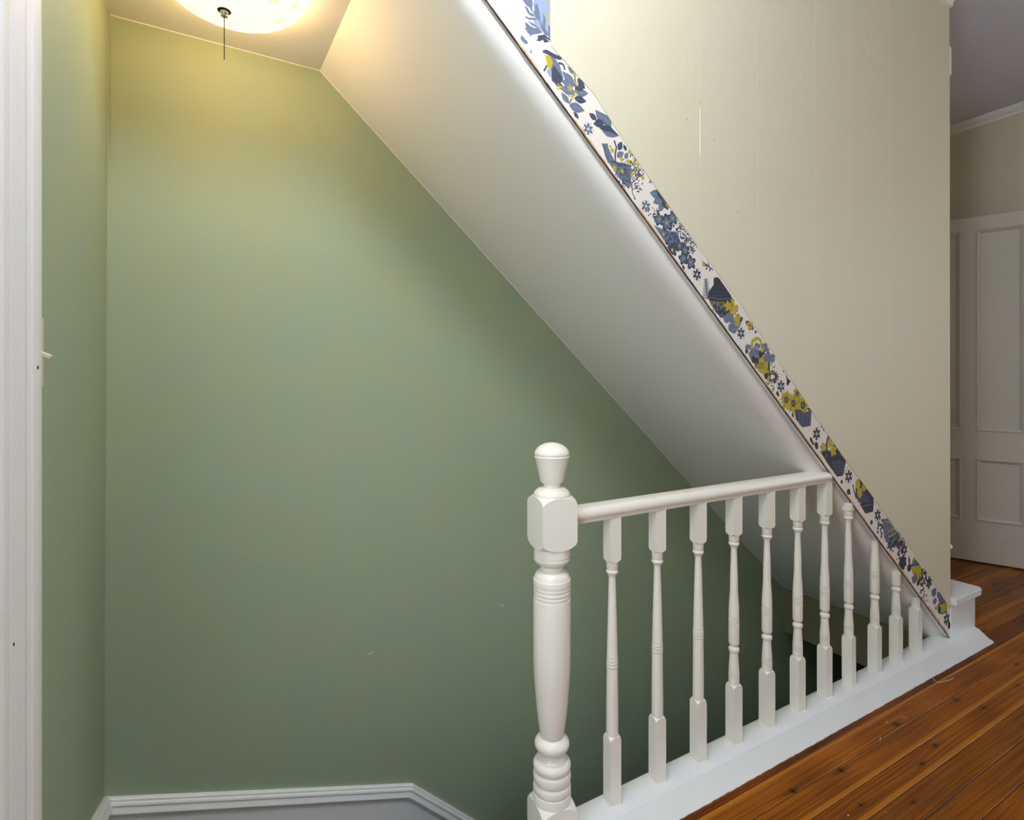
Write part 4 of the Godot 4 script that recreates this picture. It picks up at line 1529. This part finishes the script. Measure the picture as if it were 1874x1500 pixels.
	fl(SLATE, MUST, 5, [1346.6,36,13.5])
	fl(NAVY, MUST, 5, [1330.1,59.5,19.2])
	fl(SLATE, MUST, 5, [1330.1,59.5,11.5])
	st(NAVY, 3.1, [1348.6,31.3,1368,39.4])
	lf(NAVY, SLATE, 0.5, [1342.8,11.9,1352.4,4.9])
	sc(NAVY, 26, [1383.8,118.7,27.9,29.9,7.1])
	st(NAVY, 4.9, [1433.9,111.1,1460.5,124.5,1483.4,133.2])
	st(NAVY, 4.9, [1440,105.8,1460.5,124.5])
	st(NAVY, 5.8, [1450.2,101.7,1456.4,117.7])
	st(NAVY, 5.8, [1466.7,113.6,1470.9,129])
	st(NAVY, 5, [1460.5,134.5,1464.7,125.7])
	dt(MUST, [1438.8,106.9,6.1])
	dt(MUST, [1435.9,113.4,4.1])
	fl(NAVY, BG, 6, [1408.5,46.1,20.1])
	st(NAVY, 4.9, [1458.5,17.7,1452.3,40.1,1449,73.7])
	st(NAVY, 3.3, [1449,63.8,1440.8,62.9])
	st(NAVY, 3.3, [1449,63.8,1458.9,81.3])
	st(NAVY, 3.3, [1449.8,57.5,1440,55.1])
	st(NAVY, 3.3, [1449.8,57.5,1460.5,75.8])
	st(NAVY, 3.2, [1450.7,51.3,1439.2,47.3])
	st(NAVY, 3.2, [1450.7,51.3,1462.2,70.3])
	st(NAVY, 3.3, [1451.5,45,1438.4,39.4])
	st(NAVY, 3.3, [1451.5,45,1463.8,64.8])
	st(NAVY, 3.3, [1452.3,38.7,1437.6,31.6])
	st(NAVY, 3.3, [1452.3,38.7,1465.5,59.3])
	st(NAVY, 3.3, [1453.1,32.4,1436.8,23.8])
	st(NAVY, 3.3, [1453.1,32.4,1467.2,53.8])
	st(NAVY, 3.3, [1453.9,26.1,1435.9,16])
	st(NAVY, 3.3, [1453.9,26.1,1468.8,48.3])
	st(NAVY, 3.3, [1454.8,19.8,1435.1,8.2])
	st(NAVY, 3.3, [1454.8,19.8,1470.5,42.7])
	st(NAVY, 3.3, [1455.6,13.5,1434.3,0.4])
	st(NAVY, 3.3, [1455.6,13.5,1472.1,37.2])
	pg(DARK, [1486.3,109.3,1493.9,119.4,1507.4,133.1,1517.1,135.4,1572.1,134.4,1576.4,128.4,1584.4,108.1,1549.4,40.2,1519.3,12.1,1481.3,10.9,1460.5,19.7,1461.4,40.3,1486.3,88.4])
	st(SLATE, 2.5, [1463.8,25.6,1515,69.1,1572.1,125.1])
	st(NAVY, 3.3, [1487.6,85.3,1532.1,123.8])
	st(NAVY, 2.9, [1477.1,58.2,1549.4,121.5])
	st(NAVY, 2.9, [1481.3,50.8,1562.4,125.3])
	lf(NAVY, SLATE, 0.5, [1493.9,54.2,1485.5,57.6])
	tx(MUST, "SPICE", [1465.5,1.1,78.7,14.8])
	sc(SLATE, 22, [1510.8,30,29.9,26.6,8.5])
	lf(SLATE, PALE, 0.55, [1562.4,37.8,1530,27.9])
	lf(SLATE, PALE, 0.55, [1562.4,37.8,1549.4,57.6])
	lf(SLATE, PALE, 0.55, [1562.4,37.8,1584.4,87.5])
	lf(SLATE, PALE, 0.55, [1566.8,27.3,1624.6,91.1])
	lf(SLATE, PALE, 0.55, [1566.8,33.1,1597.7,73.5])
	lf(SLATE, PALE, 0.55, [1571.2,12.3,1562.4,32])
	lf(SLATE, PALE, 0.55, [1571.2,12.3,1606.6,62.6])
	lf(SLATE, PALE, 0.55, [1566.8,50.6,1566.8,82.7])
	lf(NAVY, SLATE, 0.6, [1606.6,83.3,1633.6,117.3])
	st(NAVY, 4.4, [1584.4,128.6,1591,108.4,1588.8,85.8])
	st(NAVY, 4.5, [1606.6,126.1,1599.9,105])
	lf(SLATE, PALE, 0.6, [1606.6,93.6,1611.1,112.6])
	fl(MUST, MUST, 5, [1556.8,85.5,19.2])
	fl(MUST, MUST, 5, [1580,124.4,11.5])
	fl(MUST, MUST, 5, [1585.3,105.4,17.7])
	fl(MUST, MUST, 5, [1573.4,80.1,7])
	fl(MUST, MUST, 5, [1602.1,125.7,9])
	fl(MUST, MUST, 5, [1591,93.2,8])
	fl(MUST, MUST, 5, [1602.1,82.1,19.8])
	fl(MUST, MUST, 5, [1604.4,68.5,8.9])
	fl(NAVY, BG, 6, [1622.3,55,20.9])
	lf(NAVY, SLATE, 0.6, [1668,123.9,1645,117.5])
	lf(NAVY, SLATE, 0.6, [1668,123.9,1689.8,129])
	lf(NAVY, SLATE, 0.6, [1668,123.9,1665.6,103.2])
	lf(NAVY, SLATE, 0.6, [1668,123.9,1656.4,111.7])
	fl(MUST, NAVY, 5, [1668,124.5,17.6])
	dt(NAVY, [1699.6,130.5,5.7])
	pg(MUST, [1717.1,66.1,1765.1,103.1,1777.7,99.1,1777.7,55.9,1755.4,23.9,1717.1,8.4,1686.5,11.5])
	pg(DARK, [1767.5,93,1777.7,99.1,1777.7,65.1,1767.5,59.1])
	st(MUST, 14, [1681.9,52.5,1678.6,76.6,1695.9,102.9,1719.5,126,1730.4,120.8,1730.4,99.4])
	lf(SLATE, PALE, 0.85, [1656.4,35.5,1642.7,27.5])
	lf(SLATE, PALE, 0.85, [1656.4,32.5,1654.1,48.4])
	lf(SLATE, PALE, 0.85, [1658.7,34.6,1674,61.9])
	lf(SLATE, PALE, 0.85, [1698.2,49.1,1660.1,20.9])
	lf(SLATE, PALE, 0.85, [1698.2,49.1,1679.5,53.4])
	lf(SLATE, PALE, 0.85, [1698.2,49.1,1726.6,89.9])
	lf(SLATE, PALE, 0.85, [1705.3,82.7,1698.2,93])
	lf(SLATE, PALE, 0.85, [1705.3,82.7,1724.2,109])
	lf(SLATE, PALE, 0.85, [1760.2,120.3,1733.7,120.7])
	lf(SLATE, PALE, 0.85, [1755.4,112.8,1774.8,139.6])
	lf(SLATE, PALE, 0.85, [1779.7,122.4,1804.3,121.3])
	lf(SLATE, PALE, 0.85, [1769.9,104.4,1738.5,76.2])
	lf(SLATE, PALE, 0.85, [1779.7,128.6,1755.4,94.4])
	lf(SLATE, PALE, 0.85, [1769.9,104.4,1779.7,96.2])
	lf(SLATE, PALE, 0.85, [1698.2,49.1,1731.4,72.8])
	lf(SLATE, PALE, 0.85, [1702.9,71.5,1688.9,67.9])
	dt(DARK, [1726.6,78.3,12.4])
	dt(DARK, [1738.5,96.1,11.6])
	dt(DARK, [1688.9,25.7,13.1])
	dt(DARK, [1705.3,35.8,11.3])
	dt(DARK, [1651.9,20.9,8.2])
	dt(MUST, [1736.1,101.6,9.6])
	st(NAVY, 2.3, [1695.9,18.9,1748.1,65.6,1748.1,49.3,1695.9,2.9,1695.9,18.9])
	tx(DARK, "MINT", [1696.3,5.8,47.5,10.8])
	pg(MUST, [1707.4,9.2,1769.7,61.3,1760,37.4,1740.7,21.9])
	st(DARK, 7, [1805.6,68.3,1827.6,87.6])
	st(DARK, 7, [1804.4,63.7,1824.4,74.9])
	st(DARK, 7, [1801,57.8,1815.6,59])
	st(DARK, 7, [1796,51.6,1802.8,42.7])
	st(DARK, 6.9, [1790.3,46.2,1788.1,28.8])
	st(DARK, 6.9, [1784.9,42.5,1774.1,19.7])
	st(DARK, 6.9, [1780.6,41.2,1763.3,16.9])
	st(DARK, 6.9, [1778.3,42.5,1757.4,20.9])
	st(DARK, 6.9, [1778.3,46.1,1757.4,30.8])
	st(DARK, 6.9, [1780.6,51.4,1763.3,45.1])
	st(DARK, 6.9, [1784.9,57.5,1774.1,61.4])
	st(DARK, 6.9, [1790.3,63.4,1788.1,76.8])
	st(DARK, 7, [1796,68.1,1802.8,88.8])
	st(DARK, 7, [1801,70.7,1815.6,95.1])
	st(DARK, 7, [1804.4,70.7,1824.4,94.7])
	sc(DARK, 22, [1789.3,53.9,37.3,49.7,8.9])
	dt(MUST, [1769.7,33,8.8])
	dt(DARK, [1756.1,27.8,10.7])
	fl(NAVY, BG, 6, [1840.1,65.7,23.4])
	pg(DARK, [1865.5,133.6,1882.5,129.5,1898,134.3,1885.1,111.2,1878.9,100.4,1872.2,100,1873.7,118.7])
	st(DARK, 4, [1851.8,132.4,1859.4,130.7])
	dt(DARK, [1819,22.4,7.1])
	dt(DARK, [1825,21.3,6.1])
	dt(DARK, [1796.7,20.1,4])
	ds([1870.7,43.3,40.3])
	ds([1913.6,66.9,44.5])
	ds([1971.5,109.3,46.9])
	ds([1936.3,122.2,29.9])
	pg(NAVY, [1921.5,48.7,1948,74.4,1980.2,88.8,2023.9,137.3,2019.5,73.6,1966.7,24,1926.8,21.1])
	st(SLATE, 4.2, [1948,64.1,1950.6,18.6])
	st(SLATE, 4.3, [1960.8,74.9,1962.4,28.5])
	st(SLATE, 4.3, [1973.7,85.9,1974.2,38.4])
	st(SLATE, 4.3, [1986.7,96.9,1986.1,48.3])
	st(SLATE, 4.4, [1999.7,107.9,1998.1,58.3])
	st(SLATE, 4.4, [2012.9,119.1,2010.1,68.4])
	lf(NAVY, SLATE, 0.5, [1916.3,18.6,1903.2,23.5])
	pg(DARK, [1996.5,120.5,2022.8,144.6,2025,135,2001.9,117])
	fl(DARK, BG, 6, [2057.3,74.8,26])
	dt(DARK, [2092.4,134.5,7.5])
	st(DARK, 8, [2099.9,124.1,2111.4,138.3])
	dt(DARK, [2021.2,24.5,7.7])
	dt(DARK, [2026.7,21.5,6.6])
	dt(DARK, [2054.5,31.2,11.3])
	dt(DARK, [2058.5,26.8,10.1])
	dt(DARK, [2035,20.1,6.7])
	pg(DARK, [2079.9,27,2114.2,61.6,2143.3,81.9,2172.7,127.9,2208.6,143.6,2257.4,140,2234.1,57.5,2193.6,20.4,2125.8,20.6])
	st(NAVY, 15.2, [2140.4,140.2,2124.7,100.3,2122.9,62])
	st(SLATE, 4.7, [2138.6,133.7,2125.8,97.9,2124.7,66.7])
	st(SLATE, 3, [2155,49.1,2164.4,55.4])
	st(SLATE, 3, [2166.8,55.9,2176.3,64.9])
	st(SLATE, 2.9, [2178.7,68.1,2188.2,74.4])
	st(SLATE, 3, [2190.6,75,2200.2,84])
	st(SLATE, 3, [2202.6,87.3,2212.2,93.7])
	st(SLATE, 3.1, [2214.6,94.3,2224.3,103.4])
	st(SLATE, 3, [2226.8,106.8,2236.5,113.2])
	st(SLATE, 2.9, [2157.4,43.6,2166.8,49.8])
	st(SLATE, 2.9, [2169.2,50.3,2178.7,59.3])
	st(SLATE, 3, [2181,62.6,2190.6,68.8])
	st(SLATE, 3, [2193,69.4,2202.6,78.5])
	st(SLATE, 3, [2205,81.7,2214.6,88.1])
	st(SLATE, 3, [2217.1,88.7,2226.8,97.8])
	st(SLATE, 3, [2229.2,101.2,2238.9,107.6])
	st(SLATE, 3, [2159.7,38,2169.2,44.2])
	st(SLATE, 3, [2171.5,44.8,2181,53.7])
	st(SLATE, 3, [2183.4,57,2193,63.3])
	st(SLATE, 3, [2195.4,63.8,2205,72.9])
	st(SLATE, 3, [2207.4,76.1,2217.1,82.5])
	st(SLATE, 3, [2219.5,83.1,2229.2,92.2])
	st(SLATE, 3.1, [2231.6,95.5,2241.4,102])
	st(SLATE, 2.9, [2162.1,32.4,2171.5,38.6])
	st(SLATE, 3, [2173.9,39.2,2183.4,48.1])
	st(SLATE, 3, [2185.8,51.4,2195.4,57.7])
	st(SLATE, 3, [2197.8,58.2,2207.4,67.2])
	st(SLATE, 3, [2209.8,70.5,2219.5,76.9])
	st(SLATE, 3, [2221.9,77.4,2231.6,86.6])
	st(SLATE, 3, [2234.1,89.9,2243.8,96.3])
	st(SLATE, 3, [2164.4,26.9,2173.9,33.1])
	st(SLATE, 3, [2176.3,33.6,2185.8,42.5])
	st(SLATE, 3, [2188.2,45.8,2197.8,52.1])
	st(SLATE, 3, [2200.2,52.6,2209.8,61.6])
	st(SLATE, 3, [2212.2,64.9,2221.9,71.3])
	st(SLATE, 3.1, [2224.3,71.8,2234.1,80.9])
	st(SLATE, 3.1, [2236.5,84.3,2246.3,90.7])
	st(SLATE, 3, [2166.8,21.3,2176.3,27.5])
	st(SLATE, 2.9, [2178.7,28,2188.2,36.9])
	st(SLATE, 3, [2190.6,40.2,2200.2,46.4])
	st(SLATE, 3, [2202.6,47,2212.2,56])
	st(SLATE, 3.1, [2214.6,59.3,2224.3,65.6])
	st(SLATE, 3, [2226.8,66.2,2236.5,75.3])
	st(SLATE, 3.1, [2238.9,78.6,2248.7,85])
	st(SLATE, 2.9, [2169.2,15.7,2178.7,21.9])
	st(SLATE, 3, [2181,22.4,2190.6,31.3])
	st(SLATE, 3, [2193,34.6,2202.6,40.8])
	st(SLATE, 3, [2205,41.4,2214.6,50.4])
	st(SLATE, 3, [2217.1,53.7,2226.8,60])
	st(SLATE, 3, [2229.2,60.5,2238.9,69.7])
	st(SLATE, 3.1, [2241.4,73,2251.2,79.4])
	lf(SLATE, NAVY, 0.5, [2125.8,54.2,2114.2,31.5])
	lf(NAVY, SLATE, 0.6, [2160.9,109.8,2184.6,135.9])
	dt(SLATE, [2220.7,131.1,7.3])
	fl(MUST, MUST, 5, [2147.4,112.9,21.2])
	fl(MUST, MUST, 5, [2099.3,58.8,20.7])
	fl(MUST, MUST, 5, [2166.8,100.3,25])
	fl(MUST, MUST, 5, [2196.6,138.2,9.6])
	fl(DARK, BG, 6, [2274.1,85.7,27.5])
	st(TAN, 4.3, [2238.9,66.6,2266.6,119.7])
	dt(DARK, [2294.7,139.3,5.6])
	dt(DARK, [2310.4,138.9,5.7])
	dt(DARK, [2326.2,139.9,5.8])
	pg(DARK, [2323.2,87.2,2350.4,134.9,2402.5,151.1,2457.9,140.3,2453.6,111.9,2353.9,39.4,2323.2,42.2])
	st(SLATE, 4.7, [2333.4,87.6,2340.2,32.7])
	st(SLATE, 4.8, [2348.4,94.1,2352.5,42.1])
	st(SLATE, 4.8, [2363.5,100.5,2364.9,51.6])
	st(SLATE, 4.9, [2378.7,107.1,2377.3,61.2])
	st(SLATE, 4.9, [2394.1,113.6,2389.9,70.8])
	st(SLATE, 4.9, [2409.5,120.2,2402.5,80.4])
	st(SLATE, 5, [2425,126.9,2415.1,90.2])
	st(DARK, 6.8, [2303.6,76.4,2310.4,58.5,2327.9,38.3])
	dt(MUST, [2340.2,104.2,18.5])
	dt(MUST, [2338.8,109.9,16.5])
	dt(MUST, [2387.1,132.6,18.9])
	dt(MUST, [2353.9,84.7,18.6])
	dt(MUST, [2355.3,78.2,16.5])
	pg(DARK, [2352.5,35.4,2460.8,128.2,2453.6,81,2395.5,29.3])
	st(SLATE, 3.5, [2364.2,34.1,2457.9,116])
	dt(DARK, [2273,23.8,11.9])
	dt(DARK, [2280.9,24.4,6.7])
	dt(DARK, [2224.5,24.7,7.8])
	fl(DARK, BG, 6, [2489.7,94.8,26.4])
	pg(SLATE, [2525,101.8,2566.1,139.4,2615.5,139.8,2705.7,141.8,2670,90.7,2592.6,34.5,2539.8,36.3,2532.4,74])
	st(MUST, 6.8, [2556.3,119.4,2592.6,138.7,2581.2,142])
	st(MUST, 6.8, [2577.4,65.9,2578.9,92.7,2596.4,113.6,2623.3,136.8])
	st(MUST, 6.8, [2581.2,72.6,2615.5,105.9,2646.5,130.7])
	dt(DARK, [2441.4,28.3,10])
	sc(DARK, 16, [2510.2,49.7,25.9,46.4,16.3])
	sc(DARK, 26, [2662.2,105.9,47.5,54.4,20.4])
	sc(DARK, 12, [2615.5,63.9,34.9,33.9,18.6])
	sc(DARK, 8, [2577.4,48,22.8,47.6,13.7])
	dt(MUST, [2671.6,127,9.5])
	fl(DARK, BG, 6, [2708.1,107.7,27.3])
	lf(DARK, NAVY, 0.35, [2693.7,39.6,2713.7,80.4])
	fl(DARK, NAVY, 7, [2693.7,41.7,35.3])
	sc(DARK, 6, [2654.3,31.7,19.7,24.6,11])
	lf(DARK, DARK, 0.3, [2754.1,74.4,2746,110.5])
	dt(DARK, [2750,59.1,18])
	pg(SLATE, [2762.3,78.1,2782.8,113.4,2807.7,139.4,2839.5,139.2,2782.8,89.8])
	pg(MUST, [2770.5,104.5,2792.7,139.9,2809.3,138.5,2782.8,109.2])
	pg(MUST, [2766.4,70.7,2845.4,143.4,2876.9,127.8,2862.4,84,2820.2,45.4,2778.7,52.5])
	st(DARK, 6.5, [2762.3,74,2841.2,140.4])
	sc(DARK, 20, [2875.2,114,34.5,48.5,20.6])
	lf(SLATE, NAVY, 0.5, [2807.7,33.4,2803.5,78.3])
	lf(SLATE, NAVY, 0.5, [2807.7,33.4,2770.5,34.4])
	lf(DARK, NAVY, 0.5, [2816,26.7,2849.6,79.3])
	fl(DARK, BG, 6, [2928.8,119.2,30.8])
	sc(DARK, 22, [2883.2,42.8,47.7,67.1,14.2])
	sc(MUST, 8, [2889.1,52.6,41.8,59.8,10.7])
	lf(SLATE, NAVY, 0.6, [2991.8,105.3,2949,96.7])
	lf(SLATE, NAVY, 0.6, [2991.8,105.3,2977,130.7])
	lf(SLATE, NAVY, 0.6, [3016.5,104.3,3041.5,157.3])
	lf(SLATE, NAVY, 0.6, [3016.5,104.3,3092.3,149.8])
	lf(SLATE, NAVY, 0.6, [3004.1,90,2961.2,49])
	lf(SLATE, NAVY, 0.6, [2997.9,38.3,2991.8,54.9])
	lf(SLATE, NAVY, 0.6, [3029,118.8,3004.1,125.6])
	pg(MUST, [3010.3,70.4,3096.1,145.1,3098.7,99.6,3044.1,49.9,3010.3,46.5])
	st(DARK, 6.2, [3010.3,70.4,3096.1,145.1,3098.7,99.6,3044.1,49.9])
	lf(NAVY, SLATE, 0.5, [3041.5,52.5,3010.3,67.4])
	fl(DARK, BG, 6, [3098.7,64.5,32.3])
	dt(DARK, [3124.5,49.9,15.6])
	dt(DARK, [3120.6,59.6,10.4])
	dt(DARK, [3146.6,131.7,7.9])
	dt(DARK, [3144,120.8,7.9])
	dt(DARK, [2930.9,128.2,12.1])
